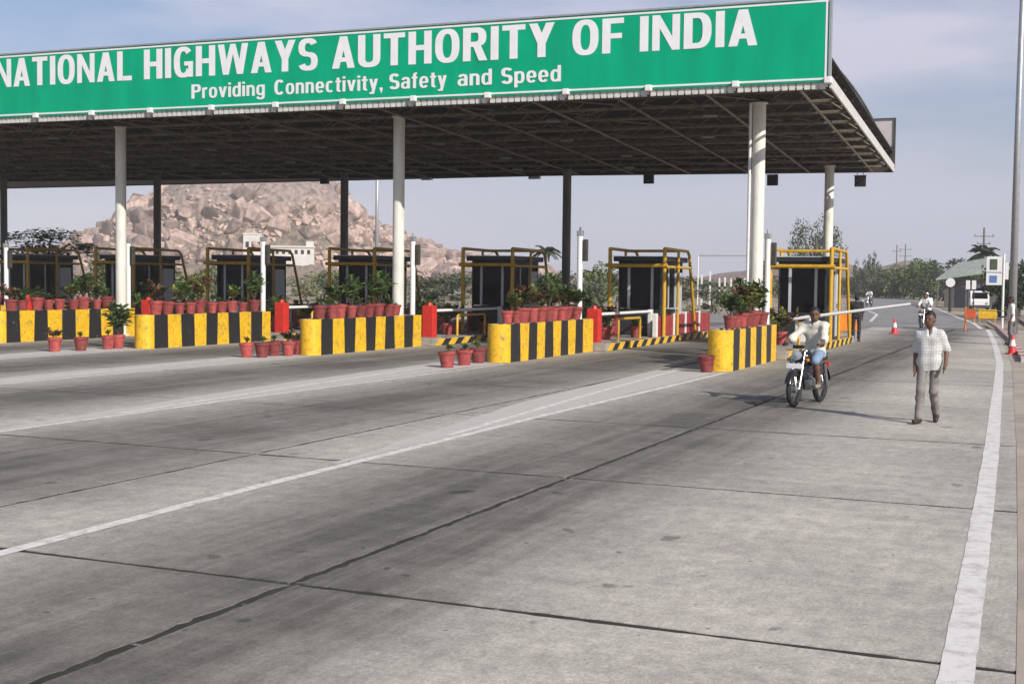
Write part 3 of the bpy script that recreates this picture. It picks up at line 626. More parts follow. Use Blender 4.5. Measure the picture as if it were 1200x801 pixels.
for i, ax in enumerate(AX):
    isl = thing('toll_island', 'yellow and black striped planter wall and kerb of the '+ISL[i], 'toll island', (0,0,0), group='toll islands')
    y0, y1 = 29.75, WEND[i]
    if i < 7:
        striped_wall(ax+(.13 if i == 0 else 0), y0, y1, .98).build('striped_wall', [M['yellow'], M['black'], M['kerb']], isl)
    # low kerb with slanting yellow bars
    xa, xb, ya, yb, kh = ax-.92, ax+.92, y1+.05, (53.0 if i else 47.4), .24
    MB().bevbox(xa, xb, ya, yb, 0, kh, .02).build('kerb_base', M['kerb'], isl)
    yy = ya+.1; q = 0
    while yy < yb-.8:
        m_ = M['yellow'] if q % 2 == 0 else M['black']
        b = MB(); e = .004; s = .30
        b.add([(xb+e,yy,.012),(xb+e,yy+.46,.012),(xb+e,yy+.46+s,kh-.022),(xb+e,yy+s,kh-.022)], [(0,1,2,3)])
        b.add([(xb-.02,yy+s,kh+.004),(xb-.02,yy+.46+s,kh+.004),(xb-.22,yy+.46+s,kh+.004),(xb-.22,yy+s,kh+.004)], [(0,1,2,3)])
        b.build('painted_bar', m_, isl); yy += .48; q += 1
    # red guard panels between white posts along the lane
    yy = 41.7
    for q in range(4 if i else 0):
        L = (2.1,1.5,1.9,1.7)[q]
        MB().bevbox(xb-.16, xb-.06, yy+.09, yy+L-.09, kh, kh+.72+random.uniform(-.03,.03), .02).build('guard_panel', M['red_panel'], isl)
        MB().bevbox(xb-.19, xb-.03, yy-.07, yy+.07, kh, kh+.80, .015).build('guard_post', M['white'], isl)
        yy += L
    for yy in (42.3,45.1):
        MB().bevbox(ax-.88, ax-.78, yy, yy+2.6, kh, kh+.72, .02).build('guard_panel', M['red_panel'], isl)
    # U-shaped yellow rail
    u = thing('guard_rail', 'yellow U shaped pipe rail at the kerb of the '+SHORT[i], 'guard rail', (ax+.62,38.4,kh), group='U shaped pipe rails')
    if i == 0: u.location = (ax+.70,38.0,kh)
    MB().tube([(0,0,0),(0,0,.62),(0,.06,.68),(0,2.14,.68),(0,2.2,.62),(0,2.2,0)], .045, 8).build('rail', M['pipe_yellow'], u, smooth=50)
    for yy in (0,2.2): MB().lathe([(.0,.015),(.09,.015),(.09,0)], 10, (0,yy,0)).build('foot_plate', M['pipe_yellow'], u)
    # barrier
    if i == 0:
        t = thing('boom_barrier', 'long white boom pole reaching across the rightmost lane behind the rider', 'boom barrier', (ax+.25,41.0,kh), group='lane barriers')
        MB().bevbox(-.22,.22,-.18,.18,0,.86,.03).build('cabinet', M['white'], t)
        MB().lathe([(.0,-.05),(.14,-.05),(.14,.05),(.0,.05)], 12, (0,-.22,.78), axis='y').build('hub', M['black'], t)
        MB().tube([(-.75,-.3,.66),(0,-.3,.78),(3.3,-.3,1.28)], [.055,.055,.042], 8).build('pole', M['white_clean'], t, smooth=50)
    elif i < 6:
        t = thing('lane_barrier', 'red barrier cabinet with white horizontal bar on the '+SHORT[i], 'lane barrier', (ax+.30,37.0,0.0), group='lane barriers')
        MB().bevbox(-.20,.20,-.16,.16,.195,1.26,.03).build('cabinet', M['red_paint'], t)
        MB().lathe([(.0,.1),(.07,.09),(.09,0)], 10, (0,0,1.26)).build('lamp', M['red_paint'], t)
        MB().tube([(.1,.16,1.09),(.16,5.2,1.09)], .05, 8).build('bar', M['white_clean'], t, smooth=50)
        MB().bevbox(.08,.24,5.2,5.36,.2,1.16,.02).build('end_post', M['white'], t)
    # slim white pole with a signal head
    if i < 7:
        t = thing('signal_pole', 'slim white pole with small signal head on the '+SHORT[i], 'signal pole', (ax+.12,36.15,.0), group='slim white signal poles')
        hgt = (3.35,3.45,3.3,3.3,3.25,3.1,3.2)[i]
        MB().tube([(0,0,.1),(0,0,hgt)], .085, 12).build('pole', M['white_clean'], t, smooth=50)
        b = MB(); b.bevbox(-.09,.09,-.08,.08,hgt,hgt+.16,.02); b.tube([(0,0,hgt+.16),(0,0,hgt+.26)], .03, 6); b.build('signal_head', M['steel_grey'], t)
        MB().bevbox(.10,.24,-.05,.08,hgt-.75,hgt-.1,.02).build('side_box', M['steel_dark'], t)
    # pots on the wall
    if i <= 5:
        n = 0; y = 30.5 if i else 30.9
        kinds = [[0,1,3,5,6,1,0,2,4,1],[4,1,2,5,1,6,5,1,2,0],[4,4,0,6,4,4,6,3,4,0],[2,4,1,4,5,4,0,1,4,6],[2,3,4,4,0,1,6,0,4,6],[4,0,4,1,0,4,2,4,0,4]][i]
        while y < WEND[i]-.25 and n < 10:
            if abs(y-35.5) > .42 or (i % 2):
                bare = random.random() < .15
                kd = kinds[n]; lab = '%s plant, %s pot from the front on the %s striped wall' % (BNAME[kd], ORD[n], WALL[i])
                potted(ax+.22+(.13 if i == 0 else 0)+random.uniform(-.05,.05), y, .98, kd, lab, random.uniform(.88,1.2), 'pots on the striped walls', random.uniform(.9,1.35) if not bare else .4)
                n += 1
            y += .55+random.uniform(-.04,.05)
        # greenery in pots on the kerb between wall and booth
        for q, (dx, yy, kd, fs) in enumerate(((-.35,37.6,6,1.15),(.0,38.9,5,1.0),(-.3,40.2,0,1.3),(.35,41.0,3,1.0))):
            if i == 0 and q > 1: continue
            potted(ax+dx, yy, .24, kd, '%s plant, %s pot on the kerb behind the %s striped wall' % (BNAME[kd], ORD[q], WALL[i]), 1.15, 'pots on the kerbs', fs)
# pots standing on the road at the island noses
for q, (x, y, kd, lab) in enumerate(((-13.5,27.45,4,'nearest red flower pot standing on the road before the second striped wall'),(-13.53,28.45,4,'middle red flower pot standing on the road before the second striped wall'),(-13.6,29.45,4,'red flower pot closest to the second striped wall nose on the road'),
    (-19.65,28.05,4,'leftmost red pot of the row before the third striped wall'),(-19.35,28.3,4,'second red pot of the row before the third striped wall'),(-19.48,29.05,4,'third red pot of the row before the third striped wall'),(-19.2,29.3,2,'fourth pot with sparse stems before the third striped wall'),(-19.3,30.0,0,'bushy pot close against the third striped wall nose'),
    (-25.5,27.35,2,'leftmost pot with dry stems on the road before the fourth striped wall'),(-25.2,28.05,4,'second red pot on the road before the fourth striped wall'),(-25.15,29.1,4,'third red pot on the road before the fourth striped wall'),(-25.25,29.65,6,'tall leafy pot against the fourth striped wall nose'),
    (-30.95,29.4,4,'red pot at the foot of the fifth striped wall nose'),(-7.66,29.36,None,'small empty clay pot at the foot of the rightmost striped wall nose'))):
    potted(x, y, .006, kd, lab, 1.12, 'pots standing on the road', 1.35 if kd == 6 else .7)

# ------------------------------------------------------------------ toll booths and crash frames
def make_booth():
    t = thing('toll_booth', '', 'toll booth')
    W, L, H = .78, 2.6, 2.62
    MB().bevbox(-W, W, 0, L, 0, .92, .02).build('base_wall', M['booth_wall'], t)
    b = MB()
    for nm, bx_ in (('f',(-W+.06,W-.06,.02,.04)),('b',(-W+.06,W-.06,L-.04,L-.02))):
        x0, x1, ya, yb = bx_
        for a, c in ((x0+.02,-.45),(-.35,.39),(.49,x1-.02)):
            MB().box(a, c, ya, yb, .95, H-.22).build('window_pane', M['glass'], t)
    for s in (-1, 1):
        for k in range(3):
            a = .08+(L-.16)*k/3+.03; c = .08+(L-.16)*(k+1)/3-.03; x = s*(W-.03)
            MB().box(min(x,x-s*.02), max(x,x-s*.02), a, c, .95, H-.22).build('window_pane', M['glass'], t)
    for x in (-W+.03, W-.03):
        for y in (.03, L-.03): MB().box(x-.03, x+.03, y-.03, y+.03, .921, H-.2).build('corner_post', M['booth_wall'], t)
    for x in (-.40, .44):
        for y in (.03, L-.03): MB().box(x-.045, x+.045, y-.045, y+.045, .921, H-.2).build('mullion', M['booth_frame'], t)
    for s in (-1, 1):
        for k in (1, 2): y = .08+(L-.16)*k/3; MB().box(s*(W-.04)-.04, s*(W-.04)+.04, y-.035, y+.035, .921, H-.2).build('mullion', M['booth_frame'], t)
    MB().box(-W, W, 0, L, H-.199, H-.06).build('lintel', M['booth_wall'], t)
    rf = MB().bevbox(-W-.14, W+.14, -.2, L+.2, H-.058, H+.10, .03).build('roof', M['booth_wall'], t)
    MB().box(-W-.15, W+.15, -.21, L+.21, H+.102, H+.13).build('roof_trim', M['booth_frame'], rf)
    d = MB().box(W+.002, W+.03, 1.75, 2.45, .1, 2.2).build('door', M['booth_frame'], t)
    MB().box(W+.032, W+.06, 1.82, 1.86, 1.05, 1.2).build('handle', M['chrome'], d)
    MB().box(W+.01, W+.35, .5, 1.2, .93, .97).build('counter_shelf', M['booth_frame'], t)
    return t
def make_frame():
    t = thing('crash_frame', '', 'crash frame')
    W = .98; y0, y1, zt = -.35, 2.75, 3.02
    for s in (-1, 1):
        MB().tube([(s*W,y0,0),(s*W,y0,zt)], .07, 8).build('post', M['pipe_yellow'], t, smooth=50)
        MB().tube([(s*W,y0,zt-.02),(s*W,y1-.2,zt-.05),(s*W,y1,zt-.2),(s*W,y1+1.0,0)], .055, 8).build('hoop', M['pipe_yellow'], t, smooth=50)
        MB().tube([(s*W,y0,2.38),(s*W,y1+.16,2.38)], .05, 8).build('side_bar', M['pipe_yellow'], t, smooth=50)
        MB().tube([(s*W,1.35,0),(s*W,1.35,zt-.04)], .05, 8).build('post', M['pipe_yellow'], t, smooth=50)
    MB().tube([(-W-.12,y0-.06,2.42),(W+.12,y0-.06,2.42)], .065, 8).build('cross_bar', M['pipe_yellow'], t, smooth=50)
    MB().tube([(-W,1.35,zt-.06),(W,1.35,zt-.06)], .05, 8).build('cross_bar', M['pipe_yellow'], t, smooth=50)
    return t
bo, fr = make_booth(), make_frame()
for i, ax in enumerate(AX):
    a = bo if i == 0 else copy_tree(bo); c = fr if i == 0 else copy_tree(fr)
    by = (42.55 if i else 42.2)
    a.location = (ax-.02, by, .24); c.location = (ax-.02, by, .24)
    tag(a, 'dark glazed toll booth with pale mullions on the '+SHORT[i], 'toll booth', 'toll booths'); tag(c, 'yellow pipe crash frame around the booth of the '+SHORT[i], 'crash frame', 'crash frames')
# ------------------------------------------------------------------ END PART ONE

# ------------------------------------------------------------------ trees and shrubs beyond the plaza
def crown_mesh(name, m, n=1500, clumps=14, L=.16, flat=1.0, up=0.0, shell=.55):
    """leaf-sized faces gathered in uneven clumps inside a unit crown (radius 1, height 0..2)"""
    cs = []
    for k in range(clumps):
        while True:
            p = rng.uniform(-1, 1, 3)
            if shell < np.linalg.norm(p) < .92 or (k < 3 and np.linalg.norm(p) < .5): break
        cs.append((p, rng.uniform(.24, .5)))
    vs = np.zeros((n, 4, 3)); 
    for k in range(n):
        c, r = cs[rng.integers(0, clumps)]; d = rng.normal(size=3); d /= np.linalg.norm(d); p = c+d*r*rng.uniform(.35, 1.0)**.6
        a = rng.normal(size=3); a /= np.linalg.norm(a); b_ = np.cross(a, d+.3*rng.normal(size=3)); b_ /= np.linalg.norm(b_)+1e-6
        l = L*rng.uniform(.5, 1.3); w_ = l*.55
        vs[k] = [p-a*l*.5, p+b_*w_*.5, p+a*l*.5, p-b_*w_*.5]
    vs[:, :, 2] = (vs[:, :, 2]*flat)+1.0
    me = bpy.data.meshes.new(name); me.from_pydata(vs.reshape(-1, 3).tolist(), [], [(4*k,4*k+1,4*k+2,4*k+3) for k in range(n)]); me.materials.append(m); return me
def trunk_mesh(name, fork=4, lean=.1):
    """unit height trunk with limbs reaching up into the crown"""
    b = MB(); top = Vector((lean*.5, lean*.3, .55)); b.tube([(0,0,-.03),(lean*.2,0,.28),top], [.05,.036,.028], 7)
    for k in range(fork):
        a = 6.28*k/fork+rng.uniform(-.4,.4); e = top+Vector((math.cos(a)*.26, math.sin(a)*.26, rng.uniform(.2,.38))); b.tube([top-Vector((0,0,.03)), top.lerp(e,.5)+Vector((0,0,.03)), e], [.024,.016,.006], 5)
    return b.mesh(name, [M['bark']], smooth=True)
CROWN = {'round': [crown_mesh('crown', M['leaf_tree'], 2600, 22, .13) for k in range(2)], 'shrub': [crown_mesh('crown', M['leaf_dry'], 1100, 12, .20), crown_mesh('crown', M['leaf_tree'], 1100, 12, .20), crown_mesh('crown', M['leaf_grey'], 1100, 11, .20)],
         'band': [crown_mesh('crown', M['leaf_tree'], 1800, 16, .15), crown_mesh('crown', M['leaf_a'], 1800, 16, .15), crown_mesh('crown', M['leaf_grey'], 1700, 15, .15)], 'grey': [crown_mesh('crown', M['leaf_grey'], 3400, 26, .10)], 'dark': [crown_mesh('crown', M['leaf_c'], 2000, 16, .16)],
         'sparse': [crown_mesh('crown', M['leaf_grey'], 500, 8, .22, shell=.3)], 'umbrella': [crown_mesh('crown', M['leaf_a'], 2200, 20, .12, flat=.55)]}
TRUNK = [trunk_mesh('trunk') for k in range(3)]
GZ = -.16
def tree(x, y, h, w, kd, label, base=.25, name='tree', group=None, cat='tree'):
    """h total height, w crown width; crown starts at base*h"""
    t = thing(name, label, cat, (x, y, GZ), random.uniform(0, 6.28), group)
    tr = obj('trunk', random.choice(TRUNK), t); tr.scale = (h*.8*min(1, w/h+.3), h*.8*min(1, w/h+.3), h*.85)
    cr = obj('crown', random.choice(CROWN[kd]), t, (0,0,h*base)); ch = h*(1-base); cr.scale = (w/2*random.uniform(.9,1.1), w/2*random.uniform(.9,1.1), ch/2)
    return t
tree(-29.3, 167.5, 10.9, 6.4, 'grey', 'large grey green round crowned tree behind the rightmost booth', .34)
tree(-51.6, 54.8, 5.6, 5.6, 'umbrella', 'spreading feathery acacia behind the leftmost booths', .44)
for q, (x, y, h, w) in enumerate(sorted(((-72.2,83,3.9,4.4),(-55.5,70.9,2.7,3.0),(-48.3,63.8,2.6,2.3),(-71,96.7,3.4,3.3),(-51.9,85.5,2.4,2.8),(-68.2,110.6,3,5.2),(-73.7,130.7,2.8,6),(-53.3,107.5,2.8,5),(-60.1,126.4,3.2,4.8),(-40.8,80.2,1.8,2.5),(-36.8,103.7,3.7,3.2),(-39,113.5,3.6,4.2),(-34,94,2.3,3.5),(-54.8,139.6,3.2,7),(-24.9,96.8,1.9,2.8),(-20.7,87.6,1.9,2.5),(-43.4,154,2.9,7.4),(-50.4,162.3,3.2,7.9),(-63.4,146.9,3,7.5),(-31.8,146.6,4.9,3.4),(-77.6,173.4,2.8,10),(-52.8,213.6,2.6,12),(-45.1,225.5,3.4,12)), key=lambda a: a[0]/a[1])):
    tree(x, y, h, w, 'shrub', '%s dusty scrub bush from the left beyond the toll booths' % ORD[q], .02, 'scrub_bush', 'scrub bushes beyond the booths', 'bush')
for k, (x, y, h, w) in enumerate(sorted(((-21.7,148.4,3.16,4.5),(-18.8,138.7,3.46,4.2),(-16.6,134,3.69,4.4),(-14.7,129.2,3.72,4.6),(-13.9,134.3,4.31,4.4),(-11.5,124.5,4.39,4.6),(-9.8,119.6,4.5,4.6),(-24.4,158.1,2.91,4.8),(-19.9,143,3.1,4.2),(-12.7,129,4.3,4.2),(-15.6,131,3.6,4.2)), key=lambda a: a[0]/a[1])):
    s_ = 1.62; tree(x*s_, y*s_, 2.1+(h-2.1)*s_+.4, w*s_, 'band', '%s leafy green tree from the left in the row where the road bends' % ORD[k], .06, 'roadside_tree', 'green roadside trees at the bend')
for q, (x, y, h, w) in enumerate(((-10.6,163,5.0,5.2),(-6.6,156,5.0,5.0),(-3.2,142,4.8,5.0))): tree(x, y, h, w, 'band', '%s leafy tree from the left close behind the hut' % ORD[q], .08, 'roadside_tree', 'trees behind the hut')
for q, (x, y, h, w) in enumerate(((-33,227.6,6.4,1.6),(-30.8,227.9,7.3,1.9),(-31.3,238,8,1.7),(-30.4,217.9,6.2,1.6))): tree(x, y, h, w, 'sparse', ('leftmost','second tallest','tallest','shortest')[q]+' thin pale tree rising above the roadside trees', .3, 'slender_tree', 'thin trees above the bend')
for q, (x, y, h, w) in enumerate(((-4.3,100,3.9,3.0),(-2.9,95,4.2,3.2),(-.6,90,4.6,3.6),(-1.2,84,3.2,2.6),(1.8,96,4.8,4.2))): tree(x, y, h, w, 'dark', ('dark dense tree directly behind the white notice board','dark dense tree behind the tall steel mast','large dark tree at the right edge','low dark bush right of the steel mast','dark tree furthest right beyond the mast')[q], .06, 'dark_tree', 'dark trees at the right edge')
def palm(x, y, h, r, label, n=15):
    t = thing('palm_tree', label, 'palm tree', (x,y,GZ)); MB().tube([(0,0,0),(.06,0,h*.5),(0,.05,h*.86)], [.16,.12,.10], 8).build('trunk', M['bark'], t, smooth=True)
    for k in range(n):
        a = 6.28*k/n+random.uniform(-.2,.2); el = random.uniform(-.2,1.1); d = Vector((math.cos(a)*math.cos(el), math.sin(a)*math.cos(el), math.sin(el))); P = [Vector((0,.05,h*.86))+d*r*u-Vector((0,0,1))*r*.55*u*u for u in (0,.25,.5,.75,1)]
        b = MB(); b.tube(P, [.03,.025,.02,.012,.006], 4); s = d.cross(Vector((0,0,1))).normalized()
        for q in range(22):
            u = .15+.85*q/22; i = min(3, int(u*4)); p = P[i].lerp(P[i+1], u*4-i)
            for sg in (-1, 1): leaf(b, p, s*sg+d*.5-Vector((0,0,.35)), Vector((0,0,1)), r*.30*(1.15-u*.6), .06*r, 0, .3)
        b.build('frond', M['leaf_c'], t)
palm(-52.1, 130, 6.5, 1.9, 'small palm showing above the booth of the third island'); palm(-8.5, 152, 6.9, 2.4, 'drooping palm beside the power pole on the right')
# far scrub along the horizon and ground cover
def scatter_leaves(name, pts, m, per=26, L=.5):
    n = len(pts)*per; P = np.repeat(np.array(pts, float), per, axis=0); r = P[:, 3:4]; d = rng.normal(size=(n,3)); d /= np.linalg.norm(d, axis=1)[:, None]
    c = P[:, :3]+d*r*np.array([1,1,.62])*rng.uniform(.3,1,(n,1)); c[:, 2] = np.abs(c[:, 2]-GZ)+GZ
    a = rng.normal(size=(n,3)); a /= np.linalg.norm(a, axis=1)[:, None]; b_ = np.cross(a, d); b_ /= np.linalg.norm(b_, axis=1)[:, None]+1e-6
    l = L*r*rng.uniform(.5,1.2,(n,1)); V = np.stack([c-a*l*.5, c+b_*l*.3, c+a*l*.5, c-b_*l*.3], 1).reshape(-1,3)
    me = bpy.data.meshes.new(name); me.vertices.add(4*n); me.vertices.foreach_set('co', V.ravel()); me.loops.add(4*n); me.loops.foreach_set('vertex_index', np.arange(4*n)); me.polygons.add(n); me.polygons.foreach_set('loop_start', np.arange(0,4*n,4)); me.update(calc_edges=True)
    me.materials.append(m); return obj(name, me)
pts = []
for k in range(1500):
    a = R(rng.uniform(-48, 8)); D = rng.uniform(240, 760); x, y = math.sin(a)*D, math.cos(a)*D
    r = rng.uniform(.8, 2.4)*(1+D/900)
    if -70 < x < -15 and y < 330 and abs(x+18.3+.15*(y-181)+4) < 9: continue
    pts.append((x, y, GZ+r*.35, r))
tag(kind(scatter_leaves('distant_scrub', pts, M['leaf_dry'], 30, .42), 'stuff'), 'hazy belt of far scrub along the foot of the hill', 'scrub')
pts = []
for k in range(900):
    a = R(rng.uniform(-50, -3)); D = rng.uniform(75, 240); x, y = math.sin(a)*D, math.cos(a)*D
    if y < 74 or (x > -.16*(y-80)-19 and x > -30 and y < 200): continue
    r = rng.uniform(.15, .7); pts.append((x, y, GZ+r*.2, r))
tag(kind(scatter_leaves('dry_undergrowth', pts, M['leaf_dry'], 26, .45), 'stuff'), 'low dry undergrowth on the open ground behind the plaza', 'undergrowth')

# ------------------------------------------------------------------ granite hill with boulders
HC_ = Vector((-300,440,0)); HU = Vector((.826,.563,0)); HV = Vector((-.563,.826,0))
PU = [-170,-130,-110,-90,-80,-74,-60,-47,-35,-20,0,20,28,34,43,60,79,100,130,180]; PH = [0,.3,1.0,3,8,14,18.5,30.5,39,49,53,50,44,32,25,15.5,10,5.5,1.5,0]
def hill_h(u, v):
    h = float(np.interp(u, PU, PH)); k = 1-min(1, (abs(v)/(75+.35*h)))**2.2
    n = mnoise.fractal(Vector((u*.035, v*.035, 2.2)), 1, 2, 5)
    gul = abs(mnoise.noise(Vector((u*.11, v*.02, 5.5))))
    return max(-1, h*k*(1+.10*n)-2.2*gul*(h > 20)+.8*n-.3)
us = np.linspace(-180,185,120); vs_ = np.linspace(-100,70,64)
V = [tuple(HC_+HU*u+HV*v+Vector((0,0,hill_h(u, v)))) for v in vs_ for u in us]; n = len(us)
b = MB(); fs = [(j*n+i, j*n+i+1, (j+1)*n+i+1, (j+1)*n+i) for j in range(len(vs_)-1) for i in range(n-1)]
ms = [1 if (V[f[0]][2] > 25+5*mnoise.noise(Vector(V[f[0]])*.05)) else 0 for f in fs]
b.add(V, fs, ms); hill = kind(b.build('hill', [M['hill_soil'], M['rock_sheet']], smooth=True), 'structure')
def boulder_mesh():
    """angular granite block: hull of scattered points with knocked-off corners"""
    bm = bmesh.new()
    for k in range(15):
        d = rv(); q = Vector([math.copysign(abs(x)**.75, x) for x in d])*rng.uniform(.82,1.12); bm.verts.new(q)
    bmesh.ops.convex_hull(bm, input=bm.verts[:]); bmesh.ops.delete(bm, geom=[v for v in bm.verts if not v.link_faces], context='VERTS')
    bmesh.ops.bevel(bm, geom=bm.edges[:], offset=.07, segments=1, affect='EDGES', clamp_overlap=True)
    for v in bm.verts:
        if v.co.length > 1.15: v.co *= 1.15/v.co.length
    me = bpy.data.meshes.new('boulder'); bm.to_mesh(me); bm.free(); me.materials.append(M['rock']); return me
BM_ = [boulder_mesh() for k in range(9)]
cand = []
while len(cand) < 4200:
    u, v = rng.uniform(-125,120), rng.uniform(-85,8); z = hill_h(u, v)
    if z < .6 or rng.random() < (.985 if z > 31+.15*abs(u) else .85 if z > 25+.2*abs(u) else 0) or mnoise.noise(Vector((u*.04, v*.04, 7.7))) < -.5: continue
    cand.append((u, v, z, min(5.2, .65+.65*rng.pareto(1.7))))
cand.sort(key=lambda c: -c[3])
sv = []; sf = []
for k, (u, v, z, r) in enumerate(cand):
    p = HC_+HU*u+HV*v; sc = (r*rng.uniform(.8,1.35), r*rng.uniform(.8,1.2), r*rng.uniform(.6,1.0)); rot = rng.uniform(0,6.28)
    if k < 290:
        o = obj('boulder', BM_[k % 9], hill, (p.x, p.y, z+r*.1)); o.scale = sc; o.rotation_euler = (rng.uniform(-.5,.5), rng.uniform(-.5,.5), rot)
    else:
        me = BM_[k % 9]; mtx = Matrix.Translation((p.x,p.y,z+r*.2)) @ Matrix.Rotation(rot, 4, 'Z') @ Matrix.Diagonal((*sc,1)); o_ = len(sv)
        sv += [tuple(mtx @ q.co) for q in me.vertices]; sf += [tuple(i+o_ for i in f.vertices) for f in me.polygons]
kind(MB().add(sv, sf).build('boulder_scree', M['rock'], hill), 'stuff')
pts = []
for k in range(420):
    u, v = rng.uniform(-130,125), rng.uniform(-88,0); z = hill_h(u, v)
    if z < .3 or z > 40 or rng.random() < z/45: continue
    p = HC_+HU*u+HV*v; r = rng.uniform(.8,2.4); pts.append((p.x, p.y, z+r*.3, r))
sc_ = kind(scatter_leaves('hill_scrub', pts, M['leaf_c'], 70, .24), 'stuff'); sc_.parent = hill
# second, low rise far off to the right
us = np.linspace(-70,70,30); b = MB(); V = []
for v in np.linspace(-30,30,12):
    for u in us:
        k = max(0, 1-(u/70)**2-(v/30)**2); V.append((-78+u, 505+v, -.8+11*k**.8*(1+.35*mnoise.noise(Vector((u*.06, v*.06, 9))))))
b.add(V, [(j*30+i, j*30+i+1, (j+1)*30+i+1, (j+1)*30+i) for j in range(11) for i in range(29)]); kind(b.build('low_rise', M['rock'], smooth=True), 'structure')

# ------------------------------------------------------------------ far buildings, masts, poles
t = thing('shrine_building', 'small white block building at the foot of the rocky hill', 'building', (-256.2,369.3,9.9), R(34)); t.scale = (1.1,)*3
MB().box(-3,2.8,-2,2,-3,6.2).build('wall', M['masonry'], t); MB().box(-3.2,3.0,-2.2,2.2,6.202,6.6).build('parapet', M['masonry'], t)
for x in (-1.8,0,1.6): MB().box(x-.5,x+.5,-2.06,-2.003,2.2,4.0).build('window', M['glass'], t)
t = thing('long_building', 'long low white building beside the white block below the hill', 'building', (-245.8,375.8,9.6), R(34)); t.scale = (1.12,)*3
MB().box(-6.5,7.5,-2,2,-3,2.6).build('wall', M['masonry'], t); MB().box(-6.8,7.8,-2.4,2.4,2.602,3.1).build('roof', M['masonry'], t); MB().box(5.0,7.4,-2.1,2.1,3.102,4.6).build('roof_room', M['masonry'], t)
for k in range(7): x = -5.6+k*1.9; MB().box(x-.45,x+.45,-2.06,-2.003,.6,1.9).build('window', M['glass'], t)
t = thing('high_mast', 'tall thin white mast rising behind the canopy near the hill', 'mast', (-117.7,209.2,GZ)); MB().tube([(0,0,0),(0,0,31)], [.42,.22], 10).build('pole', M['steel_grey'], t, smooth=True)
MB().lathe([(.2,0),(1.1,.1),(1.1,.35),(.2,.5)], 12, (0,0,30.6)).build('lamp_ring', M['steel_dark'], t)
t = thing('street_lamp_mast', 'tall grey steel mast beside the road at the right edge', 'lamp post', (-1.92,56.0,-.02)); MB().tube([(0,0,0),(0,0,9),(.06,0,19)], [.16,.125,.08], 12).build('pole', M['steel_grey'], t, smooth=True)
MB().bevbox(-.3,.3,-.3,.3,0,.12,.02).build('base_plate', M['kerb'], t); MB().bevbox(-.13,.13,-.2,-.12,.5,1.2,.02).build('access_door', M['steel_dark'], t)
MB().tube([(.06,0,18.9),(-.9,0,19.4),(-1.6,0,19.45)], .05, 6).build('arm', M['steel_grey'], t); MB().bevbox(-2.1,-1.5,-.12,.12,19.38,19.52,.03).build('lamp_head', M['steel_grey'], t)
def power_pole(x, y, h, lab, arms):
    t = thing('power_pole', lab, 'power pole', (x,y,GZ), R(15)); MB().tube([(0,0,0),(0,0,h)], [.16,.11], 8).build('pole', M['wood_pole'], t)
    for z, w in arms:
        MB().box(-w,w,-.05,.05,z,z+.1).build('cross_arm', M['wood_pole'], t)
        for s in (-.85,0,.85): MB().lathe([(.0,.0),(.07,.02),(.05,.14),(.09,.16),(.03,.26)], 8, (s*w,0,z+.1)).build('insulator', M['kerb'], t)
    return t
power_pole(-19.1*1.7,163.9*1.7,2.1+4.9*1.7+.2,'left one of two dark poles above the roadside trees',((9.2,.9),)); power_pole(-18.1*1.7,164*1.7,2.1+5.1*1.7,'right one of two dark poles, with cross arms',((9.6,1.3),(8.2,1.3)))
power_pole(-9.0,163,9.2,'dark power pole with cross arm beside the palm',((8.1,1.2),(7.2,.8))); power_pole(-20.3,128.4,5.0,'thin dark pole right of the large round tree',((4.4,.8),))
t = thing('pipe_gantry', 'thin white pipe gantry far behind between the two right columns', 'gantry', (-31,126.2,GZ), R(15)); MB().tube([(-2.9,0,0),(-2.9,0,5.05)], .06, 8).build('post', M['white'], t); MB().tube([(2.9,0,0),(2.9,0,5.05)], .06, 8).build('post', M['white'], t); MB().tube([(-2.9,0,4.98),(2.9,0,4.98)], .07, 8).build('beam', M['steel_grey'], t)
for k, (x, y) in enumerate(((-33.2,124.7),(-32.4,124.9),(-31.5,125.1),(-31,125.3),(-30.4,125.4),(-29.7,125.6),(-29.1,125.7))):
    t = thing('marker_post', '%s slim white post from the left under the pipe gantry' % ORD[k], 'marker post', (x,y,GZ), group='white posts under the gantry')
    b = MB(); h = random.uniform(2.3,3.4); b.box(-.07,.07,-.06,.06,0,h); b.add([(-.07,-.06,h),(.07,-.06,h),(.07,.06,h),(-.07,.06,h),(0,0,h+.2)], [(0,1,4),(1,2,4),(2,3,4),(3,0,4)]); b.build('post_body', M['white'], t)
    MB().box(-.073,.073,-.063,.063,h*.6,h*.72).build('band', M['black'], t)
# hut with pitched sheet roof
t = thing('roadside_hut', 'dark walled roadside hut with pale green sloping sheet roof', 'hut', (-8.6,137,GZ), R(2))
MB().box(-2.6,2.4,0,4.2,0,2.95).build('wall', M['hut_wall'], t); MB().box(-1.6,-.6,-.03,-.003,0,2.1).build('door', M['booth_wall'], t); MB().box(.3,1.5,-.03,-.003,1.0,2.0).build('window', M['glass'], t)
b = MB(); b.add([(-3.4,-1.2,2.75),(2.8,-1.2,3.75),(2.2,4.5,5.2),(-1.6,4.5,4.5),(-3.4,-1.2,2.86),(2.8,-1.2,3.86),(2.2,4.5,5.31),(-1.6,4.5,4.61)], [(3,2,1,0),(4,5,6,7),(0,1,5,4),(1,2,6,5),(2,3,7,6),(3,0,4,7)]); b.build('roof', M['hut_roof'], t)
for x in (-3.2,2.4): MB().tube([(x,-1.0,0),(x,-1.0,2.78 if x < 0 else 3.6)], .07, 6).build('post', M['wood_pole'], t)
